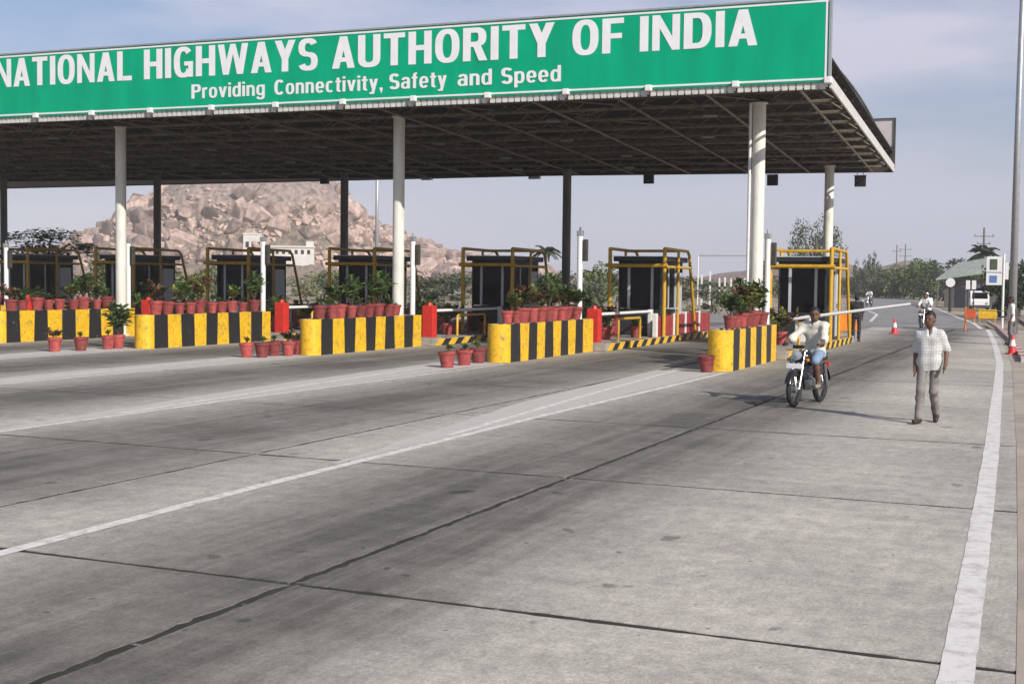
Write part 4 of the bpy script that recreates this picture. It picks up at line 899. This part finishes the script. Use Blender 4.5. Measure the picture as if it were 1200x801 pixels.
# white two-panel sign
t = thing('white_notice_board', 'white two panel notice board on a post at the right edge', 'sign', (-2.95,71.9,GZ))
MB().tube([(0,0,0),(0,0,3.95)], .06, 8).build('post', M['white'], t)
for z0, z1 in ((2.98,3.80),(2.30,2.94)): p = MB().bevbox(-.86,-.08,-.03,.03,z0,z1,.01).build('board', M['white_clean'], t); MB().box(-.70,-.32,-.036,-.031,z0+.12,z1-.14).build('picture', M['sign_blue'] if z0 < 2.9 else M['leaf_grey'], p)
MB().box(.07,.24,-.02,.02,2.6,3.5).build('side_board', M['white_clean'], t)
for k, (x, y, z, lb) in enumerate(((-8.9,114.7,2.5,'round white sign on a thick black post before the hut'),)):
    t = thing('round_sign', lb, 'sign', (x,y,GZ)); MB().tube([(0,0,0),(0,0,z-.3)], .13, 8).build('post', M['black'], t); MB().lathe([(.0,-.03),(.38,-.03),(.38,.03),(.0,.03)], 18, (0,-.12,z), axis='y').build('disc', M['white_clean'], t)
for k, x in enumerate((-7.5,-7.02)):
    t = thing('small_sign', ('left' if k == 0 else 'right')+' one of two small white signs before the hut', 'sign', (x,114.8,GZ)); MB().tube([(0,0,0),(0,0,2.0)], .05, 6).build('post', M['black'], t); MB().bevbox(-.17,.17,-.08,-.05,1.95,2.7,.01).build('plate', M['white_clean'], t)
# parked van
t = thing('parked_van', 'small white van parked in front of the hut', 'van', (-6.9,121,GZ), R(6))
b = MB(); prof = [(-.8,.35),(-.8,.95),(-.55,1.05),(-.25,1.75),(1.9,1.8),(2.2,1.7),(2.25,.35)]; n = len(prof)
b.add([(-.78,y,z) for y,z in prof]+[(.78,y,z) for y,z in prof], [tuple(range(n))[::-1], tuple(range(n,2*n))]+[(k,(k+1)%n,n+(k+1)%n,n+k)[::-1] for k in range(n)]); b.build('body', M['white_clean'], t)
MB().add([(-.66,-.56,1.12),(.66,-.56,1.12),(.62,-.31,1.66),(-.62,-.31,1.66)], [(0,1,2,3)]).build('windscreen', M['glass'], t)
for s in (-1,1):
    MB().box(s*.79-.01,s*.79+.01,0,1.6,1.12,1.6).build('side_window', M['glass'], t); MB().lathe([(.0,-.01),(.12,-.01),(.12,.02)], 10, (s*.55,-.82,.72), axis='y').build('headlight', M['lens'], t)
    for y in (-.2,1.5): MB().lathe([(.0,-.1),(.26,-.1),(.3,-.06),(.3,.06),(.26,.1),(.0,.1)], 14, (s*.70,y,.30), axis='x').build('wheel', M['rubber'], t)
MB().bevbox(-.8,.8,-.9,-.78,.32,.55,.03).build('bumper', M['steel_dark'], t)

# ------------------------------------------------------------------ barricades, cones, kerb, rope
def barricade(x, y, w, h, m, lab, rz=0):
    t = thing('barricade', lab, 'barricade', (x,y,-.02), rz, 'barricades'); 
    MB().bevbox(-w/2,w/2,-.03,.03,h*.28,h,.02).build('board', m, t)
    MB().box(-w/2+.1,w/2-.1,-.036,-.031,h*.52,h*.70).build('stripe', M['white'], t) if m is M['red_paint'] else None
    for s in (-1,1):
        MB().tube([(s*(w/2-.08),0,0),(s*(w/2-.08),0,h+.08)], .03, 6).build('leg', M['pipe_yellow'], t); MB().box(s*(w/2-.08)-.03,s*(w/2-.08)+.03,-.3,.3,0,.04).build('foot', M['pipe_yellow'], t)
barricade(-4.05,78.9,1.0,.75,M['yellow'],'yellow board barricade on the right shoulder'); barricade(-4.98,78.8,.62,.78,M['orange_red'],'small red board barricade left of the yellow one'); 
barricade(-7.75,51.5,.85,1.0,M['orange'],'orange yellow barricade behind the rightmost booth, beside the guard', R(12)); barricade(-8.6,53.2,.8,1.05,M['red_paint'],'red and white barricade standing behind the orange one', R(-8))
t = thing('marker_pole', 'slim orange post standing on the right shoulder', 'post', (-4.15,62.4,-.02)); MB().tube([(0,0,0),(0,0,1.15)], .045, 8).build('pole', M['orange'], t); MB().lathe([(.0,.04),(.13,.03),(.15,0)], 10).build('base', M['rubber'], t)
tag(MB().tube([(-4.15,62.4,1.02),(-3.4,61.9,.98),(-2.6,61.5,.98),(-1.9,61.2,1.05)], .02, 5).build('rope', M['tape']), 'thin green rope strung from the orange post along the shoulder', 'rope')
t = thing('rope_post', 'short post holding the far end of the green rope', 'post', (-1.88,61.2,-.02)); MB().tube([(0,0,0),(0,0,1.15)], .03, 6).build('pole', M['wood_pole'], t); MB().lathe([(.0,.04),(.10,.03),(.12,0)], 10).build('base', M['rubber'], t)
def cone(x, y, h, lab):
    t = thing('traffic_cone', lab, 'traffic cone', (x,y,.002), random.uniform(0,1), 'traffic cones'); s = h/.62
    MB().bevbox(-.17*s,.17*s,-.17*s,.17*s,0,.035*s,.01).build('base', M['cone_red'], t)
    MB().lathe([(.135*s,.035*s),(.03*s,.60*s),(.0,.62*s)], 16).build('cone_body', M['cone_red'], t, smooth=40)
    MB().lathe([(.097*s,.26*s),(.060*s,.45*s)], 16).build('white_band', M['white'], t, smooth=True)
cone(-6.64,56.85,.66,'red cone standing alone in the lane beyond the boom pole'); cone(-1.42,42.3,.62,'red and white cone by the kerb at the right edge')
kb = [(-.95,38),(-1.3,44),(-1.75,51.6),(-2.4,60),(-2.9,66.8),(-3.9,77.2)]; kt = thing('painted_kerb', 'low faded red and white kerb curving along the right roadside', 'kerb')
seg = []
for (a, c) in zip(kb[:-1], kb[1:]):
    a, c = Vector(a), Vector(c); k = max(1, int((c-a).length/1.0))
    for q in range(k): seg.append((a.lerp(c, q/k), a.lerp(c, (q+1)/k)))
M['kerb_red'] = mat('faded_red_kerb', (.42,.14,.12), .8, .15, 4, dirt=.5); M['kerb_white'] = mat('faded_white_kerb', (.55,.50,.46), .8, .1, 4, dirt=.5)
for k, (a, c) in enumerate(seg):
    d = (c-a).normalized(); s = Vector((d.y,-d.x))*.09; c2 = c-d*.012; ps = [a-s,a+s,c2+s,c2-s]
    MB().add([(p.x,p.y,-.02) for p in ps]+[(p.x,p.y,.12) for p in ps], [(0,1,2,3),(7,6,5,4),(4,5,1,0),(5,6,2,1),(6,7,3,2),(7,4,0,3)]).build('kerb_stone', M['kerb_red'] if k % 2 else M['kerb_white'], kt)

# ------------------------------------------------------------------ figures
def surface_nets(D, org, h):
    s = D < 0; nx, ny, nz = D.shape
    cor = [(i,j,k) for i in (0,1) for j in (0,1) for k in (0,1)]
    sl = lambda A, c: A[c[0]:nx-1+c[0], c[1]:ny-1+c[1], c[2]:nz-1+c[2]]
    cnt = sum(sl(s, c).astype(np.int8) for c in cor); mixed = (cnt > 0) & (cnt < 8)
    acc = np.zeros(mixed.shape+(3,), np.float32); num = np.zeros(mixed.shape, np.float32)
    for a in cor:
        for ax in range(3):
            if a[ax]: continue
            b = list(a); b[ax] = 1; da, db = sl(D, a), sl(D, b); x = (sl(s, a) != sl(s, b))
            t = np.where(x, da/np.where(x, da-db, 1), 0)
            for q in range(3): acc[..., q] += np.where(x, a[q]+(t if q == ax else 0), 0)
            num += x
    idx = -np.ones(mixed.shape, np.int64); cells = np.argwhere(mixed); idx[mixed] = np.arange(len(cells))
    V = (cells+acc[mixed]/num[mixed][:, None])*h+org; F = []
    for ax in range(3):
        u, w = (ax+1) % 3, (ax+2) % 3; lo = [slice(None)]*3; hi = [slice(None)]*3; lo[ax] = slice(0,-1); hi[ax] = slice(1,None)
        E = np.argwhere(s[tuple(lo)] != s[tuple(hi)]); E = E[(E[:, u] > 0) & (E[:, w] > 0) & (E[:, u] < D.shape[u]-1) & (E[:, w] < D.shape[w]-1)]
        q = []
        for du, dw in ((-1,-1),(0,-1),(0,0),(-1,0)):
            c = E.copy(); c[:, u] += du; c[:, w] += dw; q.append(idx[c[:, 0], c[:, 1], c[:, 2]])
        q = np.stack(q, 1); fl = s[E[:, 0], E[:, 1], E[:, 2]]; q[~fl] = q[~fl][:, ::-1]; F.append(q)
    return V, np.concatenate(F)
def sdf_obj(name, prims, h, m, parent, k=.03, clip=None, fold=0, infl=0.0):
    los, his = [], []
    for p in prims:
        if p[0] == 'c': r = max(p[3], p[4])+infl; los.append(np.minimum(p[1], p[2])-r); his.append(np.maximum(p[1], p[2])+r)
        else: los.append(np.array(p[1])-np.array(p[2])-infl); his.append(np.array(p[1])+np.array(p[2])+infl)
    lo = np.min(los, 0)-3*h-.01; hi = np.max(his, 0)+3*h+.01; n = np.ceil((hi-lo)/h).astype(int)+1
    ax = [lo[q]+h*np.arange(n[q]) for q in range(3)]; D = np.full(n, .2, np.float32)
    for p, a, b in zip(prims, los, his):
        i0 = np.maximum(0, ((a-lo-k-.03)/h).astype(int)); i1 = np.minimum(n, ((b-lo+k+.03)/h).astype(int)+2); S = tuple(slice(i0[q], i1[q]) for q in range(3))
        X, Y, Z = np.meshgrid(ax[0][S[0]], ax[1][S[1]], ax[2][S[2]], indexing='ij'); P = np.stack([X,Y,Z], -1)
        if p[0] == 'c':
            A, B = np.array(p[1], float), np.array(p[2], float); ba = B-A; t = np.clip(((P-A)@ba)/max(1e-9, ba@ba), 0, 1); d = np.linalg.norm(P-A-t[..., None]*ba, axis=-1)-(p[3]+(p[4]-p[3])*t)
        else:
            q = P-np.array(p[1]); r = np.array(p[2]); k0 = np.linalg.norm(q/r, axis=-1); k1 = np.linalg.norm(q/r**2, axis=-1)+1e-9; d = k0*(k0-1)/k1
        d = d-infl; kk = p[-1] if (isinstance(p[-1], float) and len(p) == (6 if p[0] == 'c' else 4)) else k
        e = D[S]; hh = np.clip(.5+.5*(e-d)/kk, 0, 1); D[S] = e*(1-hh)+d*hh-kk*hh*(1-hh)
    if fold or clip:
        X, Y, Z = np.meshgrid(*ax, indexing='ij')
        if fold: D += fold*(np.sin(23*Z+9*X+7*np.sin(6*Y))*np.sin(17*X+11*Z+5*Y)+.5*np.sin(41*Z-13*Y+19*X))
        if clip: D = np.maximum(D, clip(X, Y, Z))
    V, F = surface_nets(D, lo, h)
    me = bpy.data.meshes.new(name); me.from_pydata(V.tolist(), [], F.tolist()); me.materials.append(m); me.polygons.foreach_set('use_smooth', [True]*len(F)); me.update()
    return obj(name, me, parent)
STAND = dict(hip=(0,0,.93), chest=(0,.0,1.27), neck=(0,-.01,1.43), head=(0,.02,1.585), yaw=0,
    shR=(.175,-.01,1.395), elR=(.225,-.03,1.12), wrR=(.215,.05,.87), hdR=(.205,.08,.79), shL=(-.175,-.01,1.395), elL=(-.225,-.03,1.12), wrL=(-.215,.05,.87), hdL=(-.205,.08,.79),
    hjR=(.095,0,.90), knR=(.105,.025,.49), anR=(.10,-.02,.085), toR=(.125,.15,.035), hjL=(-.095,0,.90), knL=(-.105,.025,.49), anL=(-.10,-.02,.085), toL=(-.125,.15,.035))
def person(label, loc, rz, pose, top, bottom, shoes, res=.014, group=None, scale=1.0, shirt_hem=.80, sleeve=1.0, legs='long', hem=None, headcloth=None, grip=False, tuck=False):
    J = dict(STAND); J.update(pose); J = {k: (np.array(v, float) if not isinstance(v, (int, float)) else v) for k, v in J.items()}
    t = thing('person', label, 'person', loc, rz, group); t.scale = (scale,)*3
    hf = np.array([-math.sin(J['yaw']), math.cos(J['yaw']), 0]); hs = np.array([hf[1], -hf[0], 0]); up = np.array([0,0,1.]); H = J['head']
    X = np.array([1.,0,0]); torso = []
    for s in (-1, 1):
        torso += [('c', J['hip']+X*s*.065, (J['hip']+J['chest'])/2+X*s*.055, .098, .086), ('c', (J['hip']+J['chest'])/2+X*s*.055, J['chest']+X*s*.070, .086, .100)]
    torso += [('c', J['shL'], J['shR'], .054, .054), ('c', J['chest']+up*.04, J['neck'], .095, .055)]
    arms, farm, hands, thigh, calf, feet = [], [], [], [], [], []
    for q, s in (('R',1),('L',-1)):
        arms.append(('c', J['sh'+q], J['el'+q], .047, .037)); farm.append(('c', J['el'+q], J['wr'+q], .041, .027))
        w, hd = J['wr'+q], J['hd'+q]; d = (hd-w)/np.linalg.norm(hd-w); fwd = np.array([0,1.,0]) if not grip else np.array([0,.3,-1.]); side = np.cross(d, np.cross(fwd, d)); side /= np.linalg.norm(side); nrm = np.cross(d, side)*s
        hands += [('c', w, hd-d*.01, .026, .024, .015), ('c', w+side*.018, hd+side*.022, .02, .018, .015), ('c', w-side*.014, hd-side*.022, .02, .018, .015)]
        for fi, (o, l) in enumerate(((.030,.066),(.010,.076),(-.010,.072),(-.030,.058))):
            a = hd+side*o; curl = nrm*(.012 if not grip else .05); m1 = a+d*l*.55+curl*.3; e = m1+d*l*(.45 if not grip else .0)+curl
            hands += [('c', a, m1, .0095, .009, .006), ('c', m1, e, .009, .0075, .006)]
        th0 = w+(hd-w)*.35+side*.025; th1 = th0+side*.028+d*.028; hands += [('c', th0, th1, .013, .011, .006), ('c', th1, th1+d*.032+nrm*.01, .011, .009, .006)]
        thigh.append(('c', J['hj'+q], J['kn'+q], .070, .050)); mid = J['kn'+q]*.68+J['an'+q]*.32
        bk = np.array([0,-.012,0.]); calf += [('c', J['kn'+q], mid+bk, .056, .056), ('c', mid+bk, J['an'+q], .056, .036)]
        ft = J['to'+q]-J['an'+q]; heel = J['an'+q]-np.array([ft[0],ft[1],0])*.22; heel[2] = J['an'+q][2]-.045; feet += [('c', heel, J['to'+q], .036, .030), ('c', J['an'+q], (heel+J['to'+q])/2+up*.01, .036, .036)]
    head = [('c', J['neck'], H-up*.06, .055, .052), ('e', H+up*.015-hf*.008, (.075,.090,.108), .02), ('e', H-up*.055+hf*.022, (.054,.062,.062), .03), ('c', H+hf*.088+up*.01, H+hf*.107-up*.022, .009, .014, .012), ('c', H+hf*.085-hs*.03+up*.028, H+hf*.085+hs*.03+up*.028, .012, .012, .015), ('c', H+hf*.078-up*.062-hs*.016, H+hf*.078-up*.062+hs*.016, .009, .009, .01)]
    for s in (-1,1): head.append(('e', H+hs*s*.078-hf*.008-up*.008, (.016,.022,.034), .012))
    sdf_obj('body', torso+arms+farm+hands+thigh+calf+feet+head, res, M['skin'], t, .03)
    for s in (-1,1): MB().lathe([(.0,-.011),(.008,-.008),(.011,0),(.008,.008),(.0,.011)], 8, tuple(H+hf*.082+hs*s*.031+up*.012)).build('eye', M['hair'], t)
    hz = H[2]
    def hairclip(X_, Y_, Z_):
        yy = (X_-H[0])*hf[0]+(Y_-H[1])*hf[1]; return np.minimum(-(Z_-(hz+.060))+.45*(yy-.02)+.006*np.sin(X_*160), np.maximum(yy-.008, -(Z_-(hz-.06))+1.1*np.maximum(0, yy+.03)))
    if headcloth: sdf_obj('head_cloth', [('e', H+up*.02, (.088,.104,.118)), ('c', H-up*.06-hf*.05, J['neck']-hf*.05, .06, .07)], res, headcloth, t, .03, clip=lambda X_,Y_,Z_: np.minimum(-(Z_-(hz+.045)), ((X_-H[0])*hf[0]+(Y_-H[1])*hf[1])+.0))
    else: sdf_obj('hair', [('e', H+up*.024-hf*.012, (.086,.102,.118))], min(res, .012), M['hair'], t, .03, clip=hairclip)
    # shirt
    st = list(torso[:-1])+[('c', J['neck']-up*.03, J['sh'+q_], .055, .046) for q_ in 'RL']+[('c', J['chest']+up*.04, J['neck']-up*.02, .088, .062)]
    if not tuck:
        for s in (-1,1): st.append(('c', J['hip']+X*s*.07, J['hip']+X*s*.062-up*.11, .094, .100))
    for q in 'RL':
        e = J['sh'+q]+(J['el'+q]-J['sh'+q])*min(1, sleeve); st.append(('c', J['sh'+q], e, .050, .052))
        if sleeve > 1: st.append(('c', J['el'+q], J['el'+q]+(J['wr'+q]-J['el'+q])*(sleeve-1), .05, .042))
    nz_ = J['neck'][2]+.022
    cl = lambda X_, Y_, Z_: np.maximum(shirt_hem-Z_-.02*np.sin(X_*14), Z_-nz_-.35*np.abs(X_)+np.maximum(0, 1.6*(Y_-J['neck'][1]-.02)-1.5*np.abs(X_)))
    sdf_obj('shirt', st, res, top, t, .05, clip=cl, fold=.008, infl=.014)
    wz = J['hip'][2]+.10
    lg = [('c', J['hip']-X*.06, J['hip']+X*.06, .098, .098)]+thigh
    if legs == 'long': lg += [(c[0], c[1], c[2], .050, .050) for c in calf]; zl = .07
    else: zl = None
    cl2 = (lambda X_, Y_, Z_: np.maximum(Z_-wz, (.075-Z_))) if legs == 'long' else (lambda X_, Y_, Z_: Z_-wz)
    sdf_obj('trousers' if legs == 'long' else 'shorts', lg, res, bottom, t, .03, clip=cl2, fold=.0045, infl=.012 if legs == 'long' else .024)
    if tuck: sdf_obj('belt', [('c', J['hip']-X*.06+up*.085, J['hip']+X*.06+up*.085, .098, .098)], res, M['shoe'], t, .02, infl=.024, clip=lambda X_,Y_,Z_: np.abs(Z_-wz+.01)-.02)
    for q in range(2):
        f = feet[2*q:2*q+2]; zt = J['an'+'RL'[q]][2]-.012; sdf_obj('shoe', f, res, shoes, t, .02, infl=.009, clip=lambda X_,Y_,Z_, zt=zt: Z_-zt)
    return t
person('man in a pale checked short sleeved shirt walking towards us on the road', (-1.86,20.42,.004), math.pi-.05, dict(
    head=(.0,.05,1.575), yaw=-.25, shL=(-.152,-.0,1.342), shR=(.152,-.01,1.346), elL=(-.238,-.08,1.12), wrL=(-.245,.06,.90), hdL=(-.23,.11,.83), elR=(.208,-.05,1.10), wrR=(.205,.03,.85), hdR=(.20,.06,.765),
    knR=(.095,.16,.50), anR=(.11,.21,.085), toR=(.14,.38,.045), knL=(-.075,.03,.48), anL=(-.085,-.24,.13), toL=(-.10,-.09,.035)), M['cloth_check'], M['cloth_taupe'], M['shoe'], .0115, shirt_hem=.79)

# ------------------------------------------------------------------ motorcycle
def make_bike(label, loc, rz, group=None):
    t = thing('motorcycle', label, 'motorcycle', loc, rz, group)
    for y, nm in ((.64,'front_wheel'),(-.64,'rear_wheel')):
        b = MB(); n = 28; r, rt = .262, .042 if y > 0 else .048; vs = []; fs = []
        for k in range(n):
            a = 6.283*k/n
            for q in range(10):
                c = 6.283*q/10; rr_ = r+rt*math.cos(c); vs.append((rt*math.sin(c), y+rr_*math.cos(a), .305+rr_*math.sin(a)))
        for k in range(n):
            for q in range(10): fs.append((k*10+q, ((k+1) % n)*10+q, ((k+1) % n)*10+(q+1) % 10, k*10+(q+1) % 10))
        w = b.add(vs, fs).build(nm, M['rubber'], t, smooth=True)
        MB().lathe([(.235,-.026),(.226,-.018),(.222,0),(.226,.018),(.235,.026),(.238,0),(.235,-.026)], 28, (0,y,.305), axis='x').build('rim', M['chrome'], w, smooth=50)
        MB().lathe([(.0,-.075),(.03,-.075),(.065,-.05),(.065,.05),(.03,.075),(.0,.075)], 16, (0,y,.305), axis='x').build('hub', M['alloy'], w, smooth=40)
        b = MB()
        for k in range(24): a = 6.283*k/24; a2 = a+(.35 if k % 2 else -.35); x = .04 if k % 4 < 2 else -.04; b.tube([(x,y+.06*math.cos(a2),.305+.06*math.sin(a2)),(0,y+.228*math.cos(a),.305+.228*math.sin(a))], .0035, 4, cap=False)
        b.build('spokes', M['chrome'], w)
    for s in (-1,1):
        MB().tube([(s*.085,.65,.305),(s*.085,.52,.62),(s*.085,.40,.93)], [.024,.026,.018], 10).build('fork', M['chrome'], t, smooth=40)
        MB().tube([(s*.13,-.64,.305),(s*.13,-.48,.70)], .030, 8).build('shock_absorber', M['chrome'], t, smooth=40)
        MB().tube([(s*.10,-.64,.305),(s*.10,-.05,.34)], .02, 6).build('swing_arm', M['bike_black'], t)
        MB().tube([(s*.09,.02,.31),(s*.24,.02,.31)], .014, 6).build('foot_peg', M['rubber'], t)
        MB().bevbox(s*.11-.02,s*.11+.02,-.42,-.12,.50,.70,.018).build('side_panel', M['bike_black'], t)
        g = MB().tube([(s*.04,.40,1.0),(s*.16,.34,1.06),(s*.26,.30,1.06),(s*.37,.24,1.04)], .012, 8).build('handlebar', M['chrome'], t, smooth=40); MB().tube([(s*.26,.30,1.06),(s*.37,.24,1.04)], .019, 8).build('grip', M['rubber'], g)
        MB().tube([(s*.24,.34,1.03),(s*.36,.33,1.02)], .006, 5).build('lever', M['alloy'], g)
        MB().tube([(s*.08,.47,.80),(s*.15,.48,.80)], .008, 5).build('indicator_stalk', M['bike_black'], t); MB().lathe([(.0,-.03),(.028,-.02),(.03,.015),(.0,.025)], 10, (s*.17,.48,.80), axis='y').build('indicator', M['amber'], t)
    def guard(yc, a0, a1, r, w, nm, m):
        b = MB(); n = 12; vs = []
        for k in range(n+1):
            a = R(a0+(a1-a0)*k/n)
            for x, dr in ((-w,-.035),(-w*.75,.0),(0,.012),(w*.75,.0),(w,-.035)): vs.append((x, yc+(r+dr)*math.cos(a), .305+(r+dr)*math.sin(a)))
        b.add(vs, [(k*5+q, k*5+q+1, (k+1)*5+q+1, (k+1)*5+q) for k in range(n) for q in range(4)]); return b.build(nm, m, t, smooth=True)
    guard(.64, 20, 165, .345, .065, 'front_mudguard', M['bike_black']); guard(-.64, 10, 170, .36, .08, 'rear_mudguard', M['bike_black'])
    h = MB().lathe([(.0,-.09),(.045,-.085),(.078,-.03),(.084,.02),(.082,.035)], 18, (0,.53,.88), axis='y').build('headlight', M['bike_black'], t, smooth=40)
    MB().lathe([(.0,.055),(.045,.05),(.075,.036),(.085,.036),(.086,.02)], 18, (0,.53,.88), axis='y').build('lens', M['lens'], h, smooth=40)
    MB().bevbox(-.10,.10,.40,.50,.99,1.05,.02).build('instrument_cluster', M['bike_black'], t)
    MB().bevbox(-.14,.14,.655,.662,.66,.745,.003).build('number_plate', M['white_clean'], t)
    MB().tube([(0,.655,.70),(0,.56,.74)], .012, 5).build('plate_bracket', M['bike_black'], t)
    b = MB(); prof = [(-.12,.05,.05),(-.06,.12,.08),(.08,.145,.10),(.22,.14,.105),(.30,.10,.08),(.33,.03,.03)]; vs = []; n = 14
    for y, w, hh in prof:
        for k in range(n): a = 6.283*k/n; vs.append((w*math.copysign(abs(math.cos(a))**.8, math.cos(a)), y, .83+hh*math.copysign(abs(math.sin(a))**.8, math.sin(a))))
    b.add(vs, [(i*n+k,(i+1)*n+k,(i+1)*n+(k+1)%n,i*n+(k+1)%n) for i in range(len(prof)-1) for k in range(n)]+[tuple(range(n)),tuple((len(prof)-1)*n+k for k in range(n))[::-1]])
    tk = b.build('fuel_tank', M['bike_black'], t, smooth=50); MB().lathe([(.0,.02),(.03,.018),(.035,0)], 12, (0,.12,.932)).build('filler_cap', M['chrome'], tk)
    MB().bevbox(-.12,.12,-.72,-.08,.74,.83,.035).build('seat', M['seat'], t, smooth=50)
    b = MB(); b.tube([(0,.40,.92),(0,.26,.60),(0,.16,.28),(0,-.20,.26),(0,-.34,.42)], .022, 8); b.tube([(0,.38,.86),(0,-.1,.70),(0,-.6,.72)], .02, 8); b.build('frame', M['bike_black'], t, smooth=40)
    e = MB().bevbox(-.13,.13,-.16,.14,.27,.46,.03).build('engine', M['alloy'], t, smooth=40); b = MB()
    for k in range(6): b.box(-.10,.10,.0,.16,.475+k*.035,.49+k*.035)
    b.bevbox(-.07,.07,.03,.13,.461,.68,.01); b.build('cylinder_fins', M['alloy'], e)
    MB().tube([(.08,.14,.52),(.12,.24,.42),(.13,.12,.27),(.14,-.2,.27),(.15,-.35,.30),(.15,-.85,.36)], [.018,.018,.018,.022,.04,.045], 10).build('exhaust', M['chrome'], t, smooth=40)
    b = MB()
    for s in (-1,1): b.tube([(0,.30,.58),(s*.14,.34,.56),(s*.24,.33,.47),(s*.22,.31,.36),(s*.05,.24,.30)], .011, 7)
    b.build('crash_guard', M['chrome'], t, smooth=40)
    MB().bevbox(-.06,.06,-.98,-.94,.62,.70,.012).build('tail_lamp', M['red_paint'], t); MB().tube([(-.1,-.5,.80),(-.1,-.80,.86),(.1,-.80,.86),(.1,-.5,.80)], .010, 6).build('grab_rail', M['chrome'], t)
    MB().tube([(-.10,-.1,.28),(-.18,-.12,.02)], .01, 5).build('side_stand', M['bike_black'], t)
    return t
RIDE = dict(hip=(0,-.24,.90), chest=(0,-.13,1.24), neck=(0,-.09,1.41), head=(0,-.04,1.56), shR=(.178,-.10,1.37), shL=(-.178,-.10,1.37), elR=(.29,.02,1.13), elL=(-.29,.02,1.13), wrR=(.325,.20,1.085), wrL=(-.325,.20,1.085), hdR=(.32,.265,1.075), hdL=(-.32,.265,1.075),
    hjR=(.10,-.20,.87), hjL=(-.10,-.20,.87), knR=(.20,.20,.78), knL=(-.20,.20,.78), anR=(.20,.02,.38), anL=(-.20,.02,.38), toR=(.22,.18,.335), toL=(-.22,.18,.335))
BL, BR = (-4.06,22.45,.004), math.pi-.17
make_bike('black motorcycle with white number plate ridden towards us', BL, BR)
person('man in cream shirt and blue shorts riding the black motorcycle', BL, BR, dict({k: (tuple(np.array(v)+np.array((-.05*max(0,(v[2]-.9)/.6),-.10,0))) if k[:2] in ('hi','ch','ne','he','sh','hj') else v) for k, v in RIDE.items()}, yaw=.3), M['cloth_cream'], M['cloth_blue'], M['sandal'], .0125, shirt_hem=.80, sleeve=1.15, legs='short', grip=True)
# guard, bystander
person('man in dark uniform standing behind the boom pole with his back to us', (-6.99,48.2,.004), R(8), dict(elL=(-.20,.10,1.15), wrL=(-.05,.22,1.08), hdL=(.02,.24,1.07)), M['cloth_dark'], M['cloth_dark'], M['shoe'], .02, shirt_hem=.86, sleeve=1.0, tuck=True)
person('man in white shirt and grey trousers standing by the kerb at right edge', (-1.72,49.0,.004), R(100), dict(elR=(.21,.05,1.12), wrR=(.18,.20,1.0), hdR=(.15,.27,.98)), M['cloth_white'], M['cloth_grey'], M['shoe'], .02, shirt_hem=.82)
# far motorcycles
B2, R2 = (-6.16,64.6,.004), math.pi-.12
make_bike('far motorcycle carrying two people up the lane behind the walking man', B2, R2)
person('far rider in white shirt on the motorcycle behind the walking man', B2, R2, dict(RIDE), M['cloth_white'], M['cloth_dark'], M['shoe'], .026, shirt_hem=.80, grip=True)
P2 = {k: (tuple(np.array(v)+np.array((0,-.36,.05))) if not isinstance(v, (int,float)) else v) for k, v in RIDE.items()}; P2.update(elR=(.26,-.30,1.2), wrR=(.2,-.18,1.08), hdR=(.16,-.12,1.05), elL=(-.26,-.30,1.2), wrL=(-.2,-.18,1.08), hdL=(-.16,-.12,1.05), anR=(.21,-.30,.36), anL=(-.21,-.30,.36), toR=(.23,-.14,.32), toL=(-.23,-.14,.32))
person('pillion passenger with white head cloth on the far motorcycle', B2, R2, P2, M['cloth_white'], M['cloth_cream'], M['sandal'], .026, shirt_hem=.85, headcloth=M['cloth_white'])
B3, R3 = (-17.4,128,-.028), math.pi-.2
make_bike('tiny distant motorcycle coming round the bend of the road', B3, R3)
person('distant rider in pale shirt on the motorcycle at the bend', B3, R3, dict(RIDE), M['cloth_white'], M['cloth_grey'], M['shoe'], .03, shirt_hem=.80, grip=True)

# ------------------------------------------------------------------ haze
hz = MB().box(-1010,710,-80,1010,-1.6,66).build('haze', bpy.data.materials.new('haze'))
hm = hz.data.materials[0]; hm.use_nodes = True; hn = hm.node_tree.nodes; hn.clear(); ho = hn.new('ShaderNodeOutputMaterial'); pv = hn.new('ShaderNodeVolumePrincipled')
pv.inputs['Color'].default_value = (.97,.97,1,1); pv.inputs['Density'].default_value = .0003; pv.inputs['Anisotropy'].default_value = -.2
hm.node_tree.links.new(pv.outputs[0], ho.inputs['Volume']); tag(kind(hz, 'stuff'), 'thin pale haze lying over the whole landscape', 'haze')
